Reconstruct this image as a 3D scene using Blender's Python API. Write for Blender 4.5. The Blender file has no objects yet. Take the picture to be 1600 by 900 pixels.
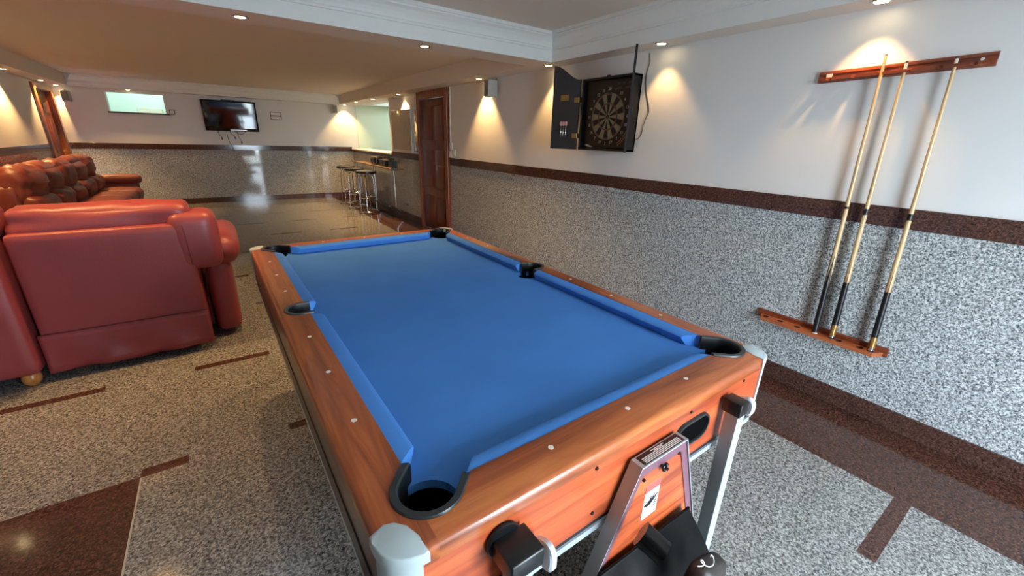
import bpy, bmesh, math, random
from mathutils import Vector, Matrix, noise
random.seed(7)
PI = math.pi
SC = bpy.context.scene
COL = SC.collection

# ------------------------------------------------------------------ helpers
def lin(c):
    r = []
    for v in c:
        v = v / 255.0
        r.append(v / 12.92 if v <= .04045 else ((v + .055) / 1.055) ** 2.4)
    return (r[0], r[1], r[2], 1.0)

def newmat(name):
    m = bpy.data.materials.new(name); m.use_nodes = True
    nt = m.node_tree; b = nt.nodes['Principled BSDF']
    return m, nt, b

def P(name, col, rough=.5, metal=0.0, coat=0.0, var=.06, scale=30, spec=.5, bump=0.0, bscale=200):
    """procedural plain material: base colour gently varied by noise, optional bump"""
    m, nt, b = newmat(name)
    tc = nt.nodes.new('ShaderNodeTexCoord'); nz = nt.nodes.new('ShaderNodeTexNoise')
    nz.inputs['Scale'].default_value = scale; nz.inputs['Detail'].default_value = 3
    nt.links.new(tc.outputs['Object'], nz.inputs['Vector'])
    rp = nt.nodes.new('ShaderNodeValToRGB'); c = lin(col)
    rp.color_ramp.elements[0].position = .3; rp.color_ramp.elements[1].position = .7
    rp.color_ramp.elements[0].color = (c[0]*(1-var), c[1]*(1-var), c[2]*(1-var), 1)
    rp.color_ramp.elements[1].color = (min(1, c[0]*(1+var)), min(1, c[1]*(1+var)), min(1, c[2]*(1+var)), 1)
    nt.links.new(nz.outputs['Fac'], rp.inputs['Fac']); nt.links.new(rp.outputs['Color'], b.inputs['Base Color'])
    b.inputs['Roughness'].default_value = rough; b.inputs['Metallic'].default_value = metal
    b.inputs['Coat Weight'].default_value = coat; b.inputs['Specular IOR Level'].default_value = spec
    if bump:
        n2 = nt.nodes.new('ShaderNodeTexNoise'); n2.inputs['Scale'].default_value = bscale; n2.inputs['Detail'].default_value = 4
        bp = nt.nodes.new('ShaderNodeBump'); bp.inputs['Strength'].default_value = bump; bp.inputs['Distance'].default_value = .002
        nt.links.new(tc.outputs['Object'], n2.inputs['Vector']); nt.links.new(n2.outputs['Fac'], bp.inputs['Height'])
        nt.links.new(bp.outputs['Normal'], b.inputs['Normal'])
    return m

def granite(name, stops, scale=120, rough=.12, spec=.5, tint_scale=2.0):
    m, nt, b = newmat(name)
    N = nt.nodes.new; L = nt.links.new
    tc = N('ShaderNodeTexCoord')
    wn = N('ShaderNodeTexNoise'); wn.inputs['Scale'].default_value = scale * .9; wn.inputs['Detail'].default_value = 2
    L(tc.outputs['Object'], wn.inputs['Vector'])
    mx = N('ShaderNodeMixRGB'); mx.blend_type = 'ADD'; mx.inputs['Fac'].default_value = .012
    L(tc.outputs['Object'], mx.inputs['Color1']); L(wn.outputs['Color'], mx.inputs['Color2'])
    vo = N('ShaderNodeTexVoronoi'); vo.inputs['Scale'].default_value = scale
    L(mx.outputs['Color'], vo.inputs['Vector'])
    sp = N('ShaderNodeSeparateColor'); L(vo.outputs['Color'], sp.inputs['Color'])
    nz = N('ShaderNodeTexNoise'); nz.inputs['Scale'].default_value = scale * .42; nz.inputs['Detail'].default_value = 4; nz.inputs['Roughness'].default_value = .7
    L(tc.outputs['Object'], nz.inputs['Vector'])
    # value = 0.62*cell random + 0.9*(noise-.5) + .19
    m1 = N('ShaderNodeMath'); m1.operation = 'MULTIPLY'; m1.inputs[1].default_value = .6; L(sp.outputs['Red'], m1.inputs[0])
    m2 = N('ShaderNodeMath'); m2.operation = 'MULTIPLY_ADD'; m2.inputs[1].default_value = 1.3; m2.inputs[2].default_value = -.45; L(nz.outputs['Fac'], m2.inputs[0])
    m3 = N('ShaderNodeMath'); m3.operation = 'ADD'; L(m1.outputs[0], m3.inputs[0]); L(m2.outputs[0], m3.inputs[1])
    rp = N('ShaderNodeValToRGB'); L(m3.outputs[0], rp.inputs['Fac'])
    el = rp.color_ramp.elements
    while len(el) < len(stops): el.new(.5)
    for e, (p, c) in zip(el, stops): e.position = p; e.color = lin(c)
    L(rp.outputs['Color'], b.inputs['Base Color'])
    b.inputs['Roughness'].default_value = rough; b.inputs['Specular IOR Level'].default_value = spec
    return m

def wood(name, dark, mid, light, axis='Y', scale=3.0, rough=.28, coat=.3, stretch=14):
    m, nt, b = newmat(name)
    N = nt.nodes.new; L = nt.links.new
    tc = N('ShaderNodeTexCoord'); mp = N('ShaderNodeMapping')
    s = {'X': (1, stretch, stretch), 'Y': (stretch, 1, stretch), 'Z': (stretch, stretch, 1)}[axis]
    mp.inputs['Scale'].default_value = s
    L(tc.outputs['Object'], mp.inputs['Vector'])
    n1 = N('ShaderNodeTexNoise'); n1.inputs['Scale'].default_value = scale; n1.inputs['Detail'].default_value = 6; n1.inputs['Roughness'].default_value = .62; n1.inputs['Distortion'].default_value = 1.2
    L(mp.outputs['Vector'], n1.inputs['Vector'])
    n2 = N('ShaderNodeTexNoise'); n2.inputs['Scale'].default_value = scale * .5; n2.inputs['Detail'].default_value = 2
    L(mp.outputs['Vector'], n2.inputs['Vector'])
    ad = N('ShaderNodeMath'); ad.operation = 'MULTIPLY_ADD'; ad.inputs[1].default_value = .5; L(n2.outputs['Fac'], ad.inputs[0])
    ml = N('ShaderNodeMath'); ml.operation = 'MULTIPLY'; ml.inputs[1].default_value = .5; L(n1.outputs['Fac'], ml.inputs[0]); L(ml.outputs[0], ad.inputs[2])
    rp = N('ShaderNodeValToRGB'); L(ad.outputs[0], rp.inputs['Fac'])
    rp.color_ramp.elements.new(.5)
    for e, (p, c) in zip(rp.color_ramp.elements, ((.36, dark), (.5, mid), (.64, light))): e.position = p; e.color = lin(c)
    L(rp.outputs['Color'], b.inputs['Base Color'])
    b.inputs['Roughness'].default_value = rough; b.inputs['Coat Weight'].default_value = coat; b.inputs['Coat Roughness'].default_value = .15
    return m

def emit(name, col, strength):
    m, nt, b = newmat(name)
    b.inputs['Base Color'].default_value = lin(col); b.inputs['Emission Color'].default_value = lin(col)
    b.inputs['Emission Strength'].default_value = strength
    return m

def link(name, bm, mats, parent=None, smooth=False, loc=None):
    me = bpy.data.meshes.new(name)
    bmesh.ops.recalc_face_normals(bm, faces=bm.faces)
    bm.to_mesh(me); bm.free()
    for m in (mats if isinstance(mats, (list, tuple)) else [mats]): me.materials.append(m)
    if smooth:
        for p in me.polygons: p.use_smooth = True
        if smooth != 'all':
            try: me.set_sharp_from_angle(angle=math.radians(40))
            except Exception: pass
    o = bpy.data.objects.new(name, me); COL.objects.link(o)
    if parent is not None: o.parent = parent
    if loc is not None: o.location = loc
    return o

def tag(o, label=None, cat=None, group=None, kind=None):
    if label: o['label'] = label
    if cat: o['category'] = cat
    if group: o['group'] = group
    if kind: o['kind'] = kind
    return o

def thing(name, label, cat, loc=(0, 0, 0), rz=0, group=None):
    o = bpy.data.objects.new(name, None); COL.objects.link(o)
    o.location = loc; o.rotation_euler = (0, 0, rz); o.empty_display_size = .1
    return tag(o, label, cat, group)

def struct(name, bm, m, label=None, smooth=False):
    return tag(link(name, bm, m, None, smooth), label, None, None, 'structure')

def BM(): return bmesh.new()

def box(bm, x0, x1, y0, y1, z0, z1, mi=0, bev=0, M=None, seg=2):
    r = bmesh.ops.create_cube(bm, size=1)
    vs = r['verts']
    bmesh.ops.scale(bm, verts=vs, vec=(abs(x1-x0), abs(y1-y0), abs(z1-z0)))
    bmesh.ops.translate(bm, verts=vs, vec=((x0+x1)/2, (y0+y1)/2, (z0+z1)/2))
    fs = set(f for v in vs for f in v.link_faces)
    for f in fs: f.material_index = mi
    if bev:
        es = list(set(e for v in vs for e in v.link_edges))
        r = bmesh.ops.bevel(bm, geom=es, offset=bev, segments=seg, profile=.5, affect='EDGES')
        vs = list(set(v for f in r['faces'] for v in f.verts) | set(v for v in vs if v.is_valid))
        for f in set(f for v in vs for f in v.link_faces): f.material_index = mi
    if M is not None: bmesh.ops.transform(bm, matrix=M, verts=vs)
    return vs

def frame_from(d):
    d = Vector(d).normalized()
    up = Vector((0, 0, 1)) if abs(d.z) < .95 else Vector((1, 0, 0))
    a = d.cross(up).normalized(); b = a.cross(d).normalized()
    return a, b

def tube(bm, pts, r, n=12, mi=0, caps=True):
    """sweep of a circle along pts; r number or list"""
    pts = [Vector(p) for p in pts]; k = len(pts)
    rs = r if isinstance(r, (list, tuple)) else [r] * k
    rings = []; a = None
    for i, p in enumerate(pts):
        d = (pts[min(i+1, k-1)] - pts[max(i-1, 0)])
        if d.length < 1e-9: d = Vector((0, 0, 1))
        d.normalize()
        if a is None: a, b = frame_from(d)
        else:
            a = (a - d * a.dot(d)).normalized(); b = a.cross(d).normalized()
        rings.append([bm.verts.new(p + (a*math.cos(2*PI*j/n) + b*math.sin(2*PI*j/n)) * rs[i]) for j in range(n)])
    fs = []
    for i in range(k-1):
        for j in range(n):
            fs.append(bm.faces.new((rings[i][j], rings[i][(j+1) % n], rings[i+1][(j+1) % n], rings[i+1][j])))
    if caps:
        fs.append(bm.faces.new(rings[0])); fs.append(bm.faces.new(rings[-1]))
    for f in fs: f.material_index = mi
    return [v for rg in rings for v in rg]

def ring_tube(bm, c, R, r, axis='Z', n=32, m=8, mi=0, a0=0, a1=2*PI):
    full = abs(a1 - a0 - 2*PI) < 1e-6
    cnt = n if full else n + 1
    rings = []
    for i in range(cnt):
        t = a0 + (a1-a0) * i / n
        ct, st = math.cos(t), math.sin(t)
        row = []
        for j in range(m):
            u = 2*PI*j/m; rr = R + r*math.cos(u); h = r*math.sin(u)
            p = (rr*ct, rr*st, h)
            if axis == 'X': p = (h, rr*ct, rr*st)
            if axis == 'Y': p = (rr*ct, h, rr*st)
            row.append(bm.verts.new(Vector(p) + Vector(c)))
        rings.append(row)
    for i in range(n):
        A = rings[i]; B = rings[(i+1) % cnt]
        for j in range(m):
            bm.faces.new((A[j], A[(j+1) % m], B[(j+1) % m], B[j])).material_index = mi

def lathe(bm, c, prof, axis='Z', n=24, mi=0):
    rings = []
    for (r, h) in prof:
        row = []
        for j in range(n):
            t = 2*PI*j/n; x, y = r*math.cos(t), r*math.sin(t)
            p = {'Z': (x, y, h), 'X': (h, x, y), 'Y': (x, h, y)}[axis]
            row.append(bm.verts.new(Vector(p) + Vector(c)))
        rings.append(row)
    for i in range(len(rings)-1):
        for j in range(n):
            bm.faces.new((rings[i][j], rings[i][(j+1) % n], rings[i+1][(j+1) % n], rings[i+1][j])).material_index = mi
    for R in (rings[0], rings[-1]):
        bm.faces.new(R).material_index = mi

def prism(bm, poly, z0, z1, mi=0, axis='Z'):
    """extrude a 2-D polygon; axis names the extrusion direction"""
    def mk(p, h):
        if axis == 'Z': return (p[0], p[1], h)
        if axis == 'Y': return (p[0], h, p[1])
        return (h, p[0], p[1])
    a = [bm.verts.new(mk(p, z0)) for p in poly]; b = [bm.verts.new(mk(p, z1)) for p in poly]
    fs = [bm.faces.new(a), bm.faces.new(b)]
    for i in range(len(poly)):
        fs.append(bm.faces.new((a[i], a[(i+1) % len(poly)], b[(i+1) % len(poly)], b[i])))
    for f in fs: f.material_index = mi
    return a + b

def plate_with_holes(bm, loops, z0, z1, mi=0, side_mi=None):
    """loops[0] outer, others holes; solid slab between z0 and z1"""
    for z in (z0, z1):
        es = []
        for lp in loops:
            vs = [bm.verts.new((p[0], p[1], z)) for p in lp]
            es += [bm.edges.new((vs[i], vs[(i+1) % len(vs)])) for i in range(len(vs))]
        r = bmesh.ops.triangle_fill(bm, use_beauty=True, use_dissolve=False, edges=es)
        for g in r['geom']:
            if isinstance(g, bmesh.types.BMFace): g.material_index = mi
    for li, lp in enumerate(loops):
        a = [bm.verts.new((p[0], p[1], z0)) for p in lp]; b = [bm.verts.new((p[0], p[1], z1)) for p in lp]
        for i in range(len(lp)):
            bm.faces.new((a[i], a[(i+1) % len(lp)], b[(i+1) % len(lp)], b[i])).material_index = mi if (side_mi is None or li == 0) else side_mi
    bmesh.ops.remove_doubles(bm, verts=bm.verts, dist=1e-5)

def puff(bm, c, size, r, n=10, bulge=(0, 0, 0), wr=0.0, ws=9.0, seed=0, M=None, mi=0):
    """soft rounded box (upholstery): size full extents, r corner radius, bulge per axis, wrinkle amount"""
    b2 = bmesh.new(); bmesh.ops.create_cube(b2, size=2)
    bmesh.ops.subdivide_edges(b2, edges=b2.edges[:], cuts=n, use_grid_fill=True)
    hx, hy, hz = size[0]/2, size[1]/2, size[2]/2
    mp = {}
    for v in b2.verts:
        u = v.co.copy()
        # concentrate samples towards edges
        q = Vector([math.sin(k*PI/2) if abs(k) < 1 else k for k in u])
        p = Vector((q.x*hx, q.y*hy, q.z*hz))
        inn = Vector((max(-hx+r, min(hx-r, p.x)), max(-hy+r, min(hy-r, p.y)), max(-hz+r, min(hz-r, p.z))))
        d = p - inn
        if d.length > 1e-9: p = inn + d.normalized() * r
        f = [1 - abs(k)**2 for k in q]
        p.x += math.copysign(bulge[0]*f[1]*f[2], q.x) if abs(u.x) > .999 else 0
        p.y += math.copysign(bulge[1]*f[0]*f[2], q.y) if abs(u.y) > .999 else 0
        p.z += math.copysign(bulge[2]*f[0]*f[1], q.z) if abs(u.z) > .999 else 0
        if wr:
            s = p * ws + Vector((seed*3.1, seed*1.7, seed*.9))
            nv = noise.noise(Vector((s.x*.5, s.y*.5, s.z*1.6))) + .5*noise.noise(s*2.3)
            p += d.normalized() * nv * wr if d.length > 1e-9 else Vector((0, 0, 0))
        p = p + Vector(c)
        if M is not None: p = M @ p
        mp[v] = bm.verts.new(p)
    for f in b2.faces: bm.faces.new([mp[v] for v in f.verts]).material_index = mi
    b2.free()

def smoothstep(t): t = max(0, min(1, t)); return t*t*(3-2*t)

def text_into(bm, s, size, M, mi=0, depth=.0004, align='CENTER'):
    cu = bpy.data.curves.new('t', 'FONT'); cu.body = s; cu.size = size; cu.align_x = align; cu.align_y = 'CENTER'; cu.extrude = depth
    o = bpy.data.objects.new('t', cu)
    me = bpy.data.meshes.new_from_object(o)
    me.transform(M); n0 = len(bm.faces)
    bm.from_mesh(me); bm.faces.ensure_lookup_table()
    for f in bm.faces[n0:]: f.material_index = mi
    bpy.data.objects.remove(o); bpy.data.curves.remove(cu); bpy.data.meshes.remove(me)

# ------------------------------------------------------------------ materials
GREY_WALL = granite('grey_granite_wall', [(.08, (52, 56, 60)), (.30, (108, 112, 115)), (.50, (154, 158, 159)), (.80, (214, 217, 217))], scale=190, rough=.045, spec=.35)
GREY_FLOOR = granite('grey_granite_floor', [(.08, (42, 42, 43)), (.30, (88, 89, 89)), (.52, (128, 128, 127)), (.84, (182, 182, 178))], scale=190, rough=.08, spec=.7)
BROWN = granite('brown_granite', [(.1, (36, 24, 21)), (.35, (60, 40, 35)), (.6, (78, 53, 46)), (.9, (106, 76, 66))], scale=200, rough=.10)
RBROWN = granite('red_brown_granite', [(.1, (38, 22, 18)), (.35, (60, 38, 31)), (.6, (76, 49, 40)), (.92, (108, 76, 62))], scale=200, rough=.09)
GROUT = P('grout', (176, 170, 158), .8)
WHITE = P('white_paint_wall', (220, 220, 220), .42, var=.012, scale=3)
CEIL = P('ceiling_paint', (222, 214, 206), .85, var=.01, scale=2)
TRIMW = P('plaster_moulding', (228, 231, 230), .55, var=.01)
GREENW = P('pale_green_wall', (206, 222, 206), .6, var=.01)
TWOOD = wood('cherry_laminate_long', (128, 62, 28), (176, 92, 44), (206, 122, 62), 'Y', 2.2, .30, .25)
TWOODX = wood('cherry_laminate_cross', (134, 54, 32), (184, 84, 48), (208, 108, 62), 'X', 2.2, .30, .25)
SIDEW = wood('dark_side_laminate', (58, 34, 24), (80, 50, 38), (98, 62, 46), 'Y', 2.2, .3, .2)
TWOODZ = wood('cherry_laminate_panel', (140, 58, 32), (188, 88, 48), (212, 112, 62), 'X', 3.5, .32, .2, 10)
FELT = P('blue_felt', (70, 126, 198), .95, var=.05, scale=5, spec=.12, bump=.25, bscale=900)
FELTC = P('blue_felt_cushion', (74, 132, 206), .9, var=.03, scale=9, spec=.15, bump=.2, bscale=900)
BLACKP = P('black_plastic', (16, 17, 19), .32, var=.1)
RUBBER = P('dark_rubber', (38, 44, 46), .38, var=.08)
VOID = P('pocket_black', (3, 3, 4), .9, spec=.05)
CAPG = P('pale_grey_plastic', (186, 200, 202), .38, var=.015)
SILVER = P('silver_painted_steel', (158, 166, 168), .38, .25, var=.02)
SILVERB = P('silver_strip_lit_faces', (206, 220, 230), .3, .4, var=.02)  # metal bottom strip, plus painted light on stand lip and leg fronts
CHROME = P('chrome', (210, 210, 212), .1, 1.0, var=.02)
MAUVE = P('mauve_metal', (132, 92, 106), .35, .2, var=.03)
WHITEP = P('white_plastic', (214, 220, 226), .35, var=.01)
DOT = P('rail_dot_white', (236, 230, 222), .4, var=.01)
LEATH = P('red_leather', (146, 62, 64), .42, var=.07, scale=4, spec=.5, bump=.35, bscale=160)
LEATHD = P('brown_red_leather', (104, 46, 36), .42, var=.12, scale=5, spec=.5, bump=.35, bscale=140)
SEAM = P('leather_seam', (96, 34, 34), .6)
FOOTW = wood('turned_beech', (150, 92, 40), (186, 120, 56), (206, 142, 78), 'Z', 6, .35, .2, 5)
MAHOG = wood('mahogany_varnish', (72, 28, 14), (112, 48, 24), (142, 70, 38), 'Y', 4, .2, .6)
RACKW = wood('rack_mahogany', (84, 34, 18), (116, 54, 30), (142, 72, 42), 'Y', 5, .28, .4)
RACKL = wood('rack_shelf_wood', (134, 66, 34), (164, 88, 50), (186, 106, 64), 'Y', 5, .35, .2)
DOORW = wood('dark_red_door_wood', (62, 24, 14), (98, 40, 22), (126, 58, 32), 'Z', 3, .38, .15)
DOORF = wood('red_brown_frame_wood', (84, 38, 20), (126, 62, 34), (150, 80, 46), 'Z', 3, .35, .2)
FRAMEW = wood('door_frame_wood', (92, 46, 22), (128, 70, 36), (150, 88, 48), 'Z', 3, .28, .4)
MAPLE = wood('cue_maple', (172, 140, 96), (200, 170, 124), (216, 192, 150), 'Z', 6, .25, .5, 30)
BLACKW = P('black_irish_wrap', (14, 15, 20), .35)
GOLD = P('gold_butt_ring', (176, 136, 78), .3, .7)
BRASS = P('brass_plate', (150, 128, 70), .4, .6)
CABBLK = P('dart_cabinet_black', (13, 13, 14), .5, var=.1, spec=.35)
CABIN = P('dart_door_inner', (36, 44, 52), .6, var=.05)
TAN = P('dart_tan', (150, 144, 122), .7, var=.06)
DBLK = P('dart_black', (18, 17, 16), .7)
DRED = P('dart_red', (128, 48, 44), .7)
DGRN = P('dart_dark_green', (60, 66, 48), .7)
DNUM = P('dart_number_white', (205, 208, 206), .5)
SCREEN = P('tv_screen', (4, 5, 8), .05, spec=.8)
RADW = P('radiator_white', (206, 204, 196), .3)
SPKG = P('speaker_grey', (168, 170, 166), .5)
SWP = P('switch_plate', (222, 218, 206), .35)
BLKC = P('black_cloth', (4, 4, 5), .38, var=.2, spec=.12, bump=.2, bscale=60)
POUCH = P('brown_pouch', (44, 38, 34), .55, var=.5, scale=24)
SEATB = P('stool_vinyl', (18, 15, 14), .25)
COUNTER = P('white_counter', (224, 218, 204), .25)
DARKM = P('dark_metal', (40, 38, 38), .4, .6)
BULB = emit('lamp_glow', (255, 226, 170), 28)
PINKF = P('dart_flight_pink', (214, 150, 150), .5)
REDS = P('sticker_red', (206, 90, 84), .5)
PAPER = P('sticker_white', (224, 222, 216), .5)
ORNG = P('print_orange', (168, 110, 72), .6)

# ------------------------------------------------------------------ camera
CAM = Vector((-2.78230407, 0, 1.42235581))
r = Vector((0.82230334, -0.56831358, 0.02892915)); u = Vector((0.17033071, 0.29432449, 0.94040446)); f = Vector((0.54295918, 0.7683702, -0.33882526))
cd = bpy.data.cameras.new('camera'); cam = bpy.data.objects.new('camera', cd); COL.objects.link(cam)
cam.matrix_world = Matrix(((r.x, u.x, -f.x, CAM.x), (r.y, u.y, -f.y, CAM.y), (r.z, u.z, -f.z, CAM.z), (0, 0, 0, 1)))
cd.sensor_fit = 'HORIZONTAL'; cd.sensor_width = 36; cd.lens = 640.204 / 1600 * 36; cd.clip_start = .02
SC.camera = cam

# ------------------------------------------------------------------ room
XL, YF, YB = -4.88, 10.79, -1.5
ZS, ZW, BW, ZB = 2.08, 1.162, .099, .109

# floor: stone slabs, one mesh, a grid of cells
rows = [-.85, .13, 1.1, 2.065, 2.99, 4.03, 4.96, 6.0, 6.96, 7.97, 8.9, 9.9]
HW = .029
ins = []
for n, y in enumerate(rows):
    k0 = -3.945 if n % 2 == 0 else -3.53
    for k in range(-2, 5):
        x0 = k0 + .83*k; x1 = x0 + .415
        if n == 1:
            if k == 3: x1 = -.584
        elif x1 > -.62: x1 = -.584
        if n == 3 and x0 < -3.3: x0 = max(x0, -3.283)
        if x1 <= x0: continue
        if x0 < XL: continue
        if x0 < -.6: ins.append((x0, x1, y-HW, y+HW))
# floor numbering: even list index -> shifted set; matches rows seen in the room
BLK = (-4.55, -3.277, .5, 2.045)
xs = {XL, 0, -.584, BLK[0], BLK[1], -3.283, 2.6}
ys = {YB, YF, BLK[2], BLK[3], 1.2, -.159, -.157}
for a in ins: xs |= {a[0], a[1]}; ys |= {a[2], a[3]}
xs = sorted(xs); ys = sorted(ys)
bm = BM()
gv = {}
def gvv(i, j):
    if (i, j) not in gv: gv[(i, j)] = bm.verts.new((xs[i], ys[j], 0))
    return gv[(i, j)]
for i in range(len(xs)-1):
    for j in range(len(ys)-1):
        cx, cy = (xs[i]+xs[i+1])/2, (ys[j]+ys[j+1])/2
        mi = 0
        if -.584 < cx < 0: mi = 2 if not (-.159 < cy < -.157) else 1
        elif BLK[0] < cx < BLK[1] and BLK[2] < cy < BLK[3]: mi = 1
        else:
            for a in ins:
                if a[0] < cx < a[1] and a[2] < cy < a[3]: mi = 1
        if -3.283 < cx < -3.277 and cy < 2.03: mi = 3
        bm.faces.new((gvv(i, j), gvv(i+1, j), gvv(i+1, j+1), gvv(i, j+1))).material_index = mi
ret = bmesh.ops.extrude_face_region(bm, geom=bm.faces[:])
bmesh.ops.translate(bm, vec=(0, 0, -.05), verts=[g for g in ret['geom'] if isinstance(g, bmesh.types.BMVert)])
struct('floor', bm, [GREY_FLOOR, BROWN, RBROWN, GROUT], 'grey granite floor with brown stone inlay strips and border')

T = .15
# right wall: granite dado, brown band, white paint; bar opening y 8.01 .. 10.79
def wall_right():
    OP = 8.012
    bm = BM(); D0, D1 = 5.66, 6.56
    for y0, y1, zt in ((YB, D0, ZS+.3), (D1, OP, ZS+.3)):
        box(bm, 0, T, y0, y1, 0, ZW-BW, 0)
        if zt > 1.3: box(bm, 0, T, y0, y1, ZW-BW, zt, 1)
    box(bm, 0, T, D0, D1, 2.06, ZS+.3, 1)
    struct('wall_right', bm, [GREY_WALL, WHITE], 'right wall, grey granite below and white paint above')
    bm = BM(); box(bm, 0, T, OP, YF, 0, 1.099, 0); struct('wall_bar_front', bm, GREY_WALL, 'granite half wall under the bar counter')
    bm = BM()
    box(bm, -.012, 0.0, YB, D0-.09, ZW-BW, ZW, 0, .002); box(bm, -.012, 0.0, D1+.07, OP, ZW-BW, ZW, 0, .002)
    box(bm, -.012, 0.0, OP, YF, 1.045, 1.10, 0, .002)
    struct('trim_1', bm, BROWN, 'brown granite band along the right wall')
    bm = BM(); box(bm, -.014, 0, YB, D0-.09, 0, ZB, 0, .002); box(bm, -.014, 0, D1+.07, YF-.01, 0, ZB, 0, .002)
    struct('baseboard_right', bm, BROWN)
    bm = BM(); box(bm, 0, T, OP-.0, OP+.02, 1.10, 2.07, 0)
    struct('trim_2', bm, WHITE)
wall_right()

def wall_far():
    NX0, NX1, NZ0, NZ1 = -4.20, -3.395, 1.705, 2.035
    bm = BM()
    box(bm, XL-T, 2.6, YF, YF+T, 0, ZW-BW, 0)
    box(bm, XL-T, NX0, YF, YF+T, ZW-BW, 2.4, 1); box(bm, NX1, 0.0, YF, YF+T, ZW-BW, 2.4, 1)
    box(bm, NX0, NX1, YF, YF+T, ZW-BW, NZ0, 1); box(bm, NX0, NX1, YF, YF+T, NZ1, 2.4, 1)
    box(bm, 0.0, 2.6, YF, YF+T, ZW-BW, 2.4, 1)
    # small room seen through the hatch
    y2 = YF + 1.4
    box(bm, NX0-.5, NX1+.9, y2, y2+.05, 1.2, 2.5, 2); box(bm, NX0-.55, NX0-.5, YF+T, y2, 1.2, 2.5, 2)
    box(bm, NX1+.9, NX1+.95, YF+T, y2, 1.2, 2.5, 2); box(bm, NX0-.5, NX1+.9, YF+T, y2, 2.5, 2.55, 2); box(bm, NX0-.5, NX1+.9, YF+T, y2, 1.15, 1.2, 2)
    struct('wall_far', bm, [GREY_WALL, WHITE, GREENW], 'far wall with granite dado and a small serving hatch')
    bm = BM(); box(bm, XL, -.013, YF-.012, YF, ZW-BW, ZW, 0, .002); struct('trim_3', bm, BROWN, 'brown granite band along the far wall')
    bm = BM(); box(bm, XL, -.015, YF-.014, YF, 0, ZB, 0, .002); struct('baseboard_far', bm, BROWN)
    bm = BM(); box(bm, NX0-.02, NX1+.06, YF-.06, YF+T, NZ0-.018, NZ0+.004, 0, .003); struct('trim_4', bm, DARKM, 'dark sill of the serving hatch')
    l = bpy.data.lights.new('hatch_light', 'POINT'); l.energy = 5; l.color = (.88, 1, .93); l.shadow_soft_size = .15
    lo = bpy.data.objects.new('hatch_light', l); COL.objects.link(lo); lo.location = (-3.5, YF+.75, 2.35)
    t = thing('wall_cupboard', 'small cream cupboard seen inside the serving hatch', 'cupboard', (-3.72, YF+1.24, 1.2))
    bm = BM(); box(bm, -.2, .2, -.15, .15, 0, .62, 0, .005); link('body', bm, P('cream_cupboard', (206, 200, 176), .5), t)
    bm = BM(); box(bm, -.19, -.005, -.165, -.15, .03, .60, 0, .003); link('door', bm, P('cream_door', (212, 206, 182), .5), t)
    bm = BM(); box(bm, .005, .19, -.165, -.15, .03, .60, 0, .003); link('door', bm, P('cream_door_b', (212, 206, 182), .5), t)
wall_far()

def wall_left():
    D0, D1 = 9.84, 10.66
    bm = BM()
    for y0, y1 in ((YB, D0), (D1, YF)):
        box(bm, XL-T, XL, y0, y1, 0, ZW-BW, 0); box(bm, XL-T, XL, y0, y1, ZW-BW, 2.4, 1)
    box(bm, XL-T, XL, D0, D1, 2.0, 2.4, 1)
    struct('wall_left', bm, [GREY_WALL, WHITE], 'left wall, granite dado and white paint above')
    bm = BM(); box(bm, XL, XL+.012, YB, D0-.10, ZW-BW, ZW, 0, .002); struct('trim_5', bm, BROWN, 'brown granite band along the left wall')
    bm = BM(); box(bm, XL, XL+.014, YB, D0-.10, 0, ZB, 0, .002); struct('baseboard_left', bm, BROWN)
    # wooden door in the far left corner
    d = thing('door_1', 'panelled wooden door in the far left corner beside the far wall', None, (XL, D0, 0)); d['kind'] = 'structure'
    bm = BM(); W = D1-D0
    box(bm, -.11, .03, -.10, 0, 0, 2.05, 0, .006); box(bm, -.11, .03, W, W+.10, 0, 2.05, 0, .006); box(bm, -.11, .03, 0, W, 1.97, 2.05, 0, .006)
    link('frame', bm, FRAMEW, d)
    bm = BM(); box(bm, -.09, -.05, .003, W-.003, .005, 1.967, 0, .003)
    for z0, z1 in ((.15, .85), (1.0, 1.55)):
        for y0 in (.08, W/2+.03): box(bm, -.052, -.038, y0, y0+W/2-.11, z0, z1, 0, .008)
    # fan of shaped top panels
    for y0 in (.08, W/2+.03):
        q = [(y0, 1.63), (y0+W/2-.11, 1.63), (y0+W/2-.11, 1.84)] + [(y0+(W/2-.11)*(1-k/8), 1.84-.07*math.sin(k/8*PI/2)) for k in range(1, 9)]
        prism(bm, q, -.052, -.038, axis='X')
    link('leaf', bm, DOORW, d, True)
    bm = BM(); tube(bm, [(-.05, W-.07, 1.02), (.01, W-.07, 1.02), (.012, W-.19, 1.02)], .01, 8); link('handle', bm, BRASS, d, True)
wall_left()

def wall_back():
    # garden side: two wide glazed openings behind the viewpoint
    bm = BM(); o = [(-2.02, -.98)]
    xs_ = [XL-T, o[0][0], o[0][1], T]
    for i in (0, 2): box(bm, xs_[i], xs_[i+1], YB-T, YB, 0, 2.4, 0)
    for a, b in o: box(bm, a, b, YB-T, YB, 2.04, 2.4, 0)
    struct('wall_back', bm, WHITE)
    GL, nt, b = newmat('window_glass'); b.inputs['Transmission Weight'].default_value = 1; b.inputs['Roughness'].default_value = 0; b.inputs['IOR'].default_value = 1.0
    b.inputs['Specular IOR Level'].default_value = .5
    for k, (a, b_) in enumerate(o):
        w = thing('window_%d' % (k+1), 'tall glazed terrace door', None, ((a+b_)/2, YB-.08, 0)); w['kind'] = 'structure'
        h = (b_-a)/2; bm = BM()
        box(bm, -h, h, -.03, .03, 0, .07, 0, .004); box(bm, -h, h, -.03, .03, 1.97, 2.04, 0, .004)
        for x in (-h, h-.07): box(bm, x, x+.07, -.03, .03, .07, 1.97, 0, .004)
        box(bm, -h+.07, h-.07, -.02, .02, .97, 1.03, 0, .003)
        link('window_frame', bm, WHITEP, w)
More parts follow.
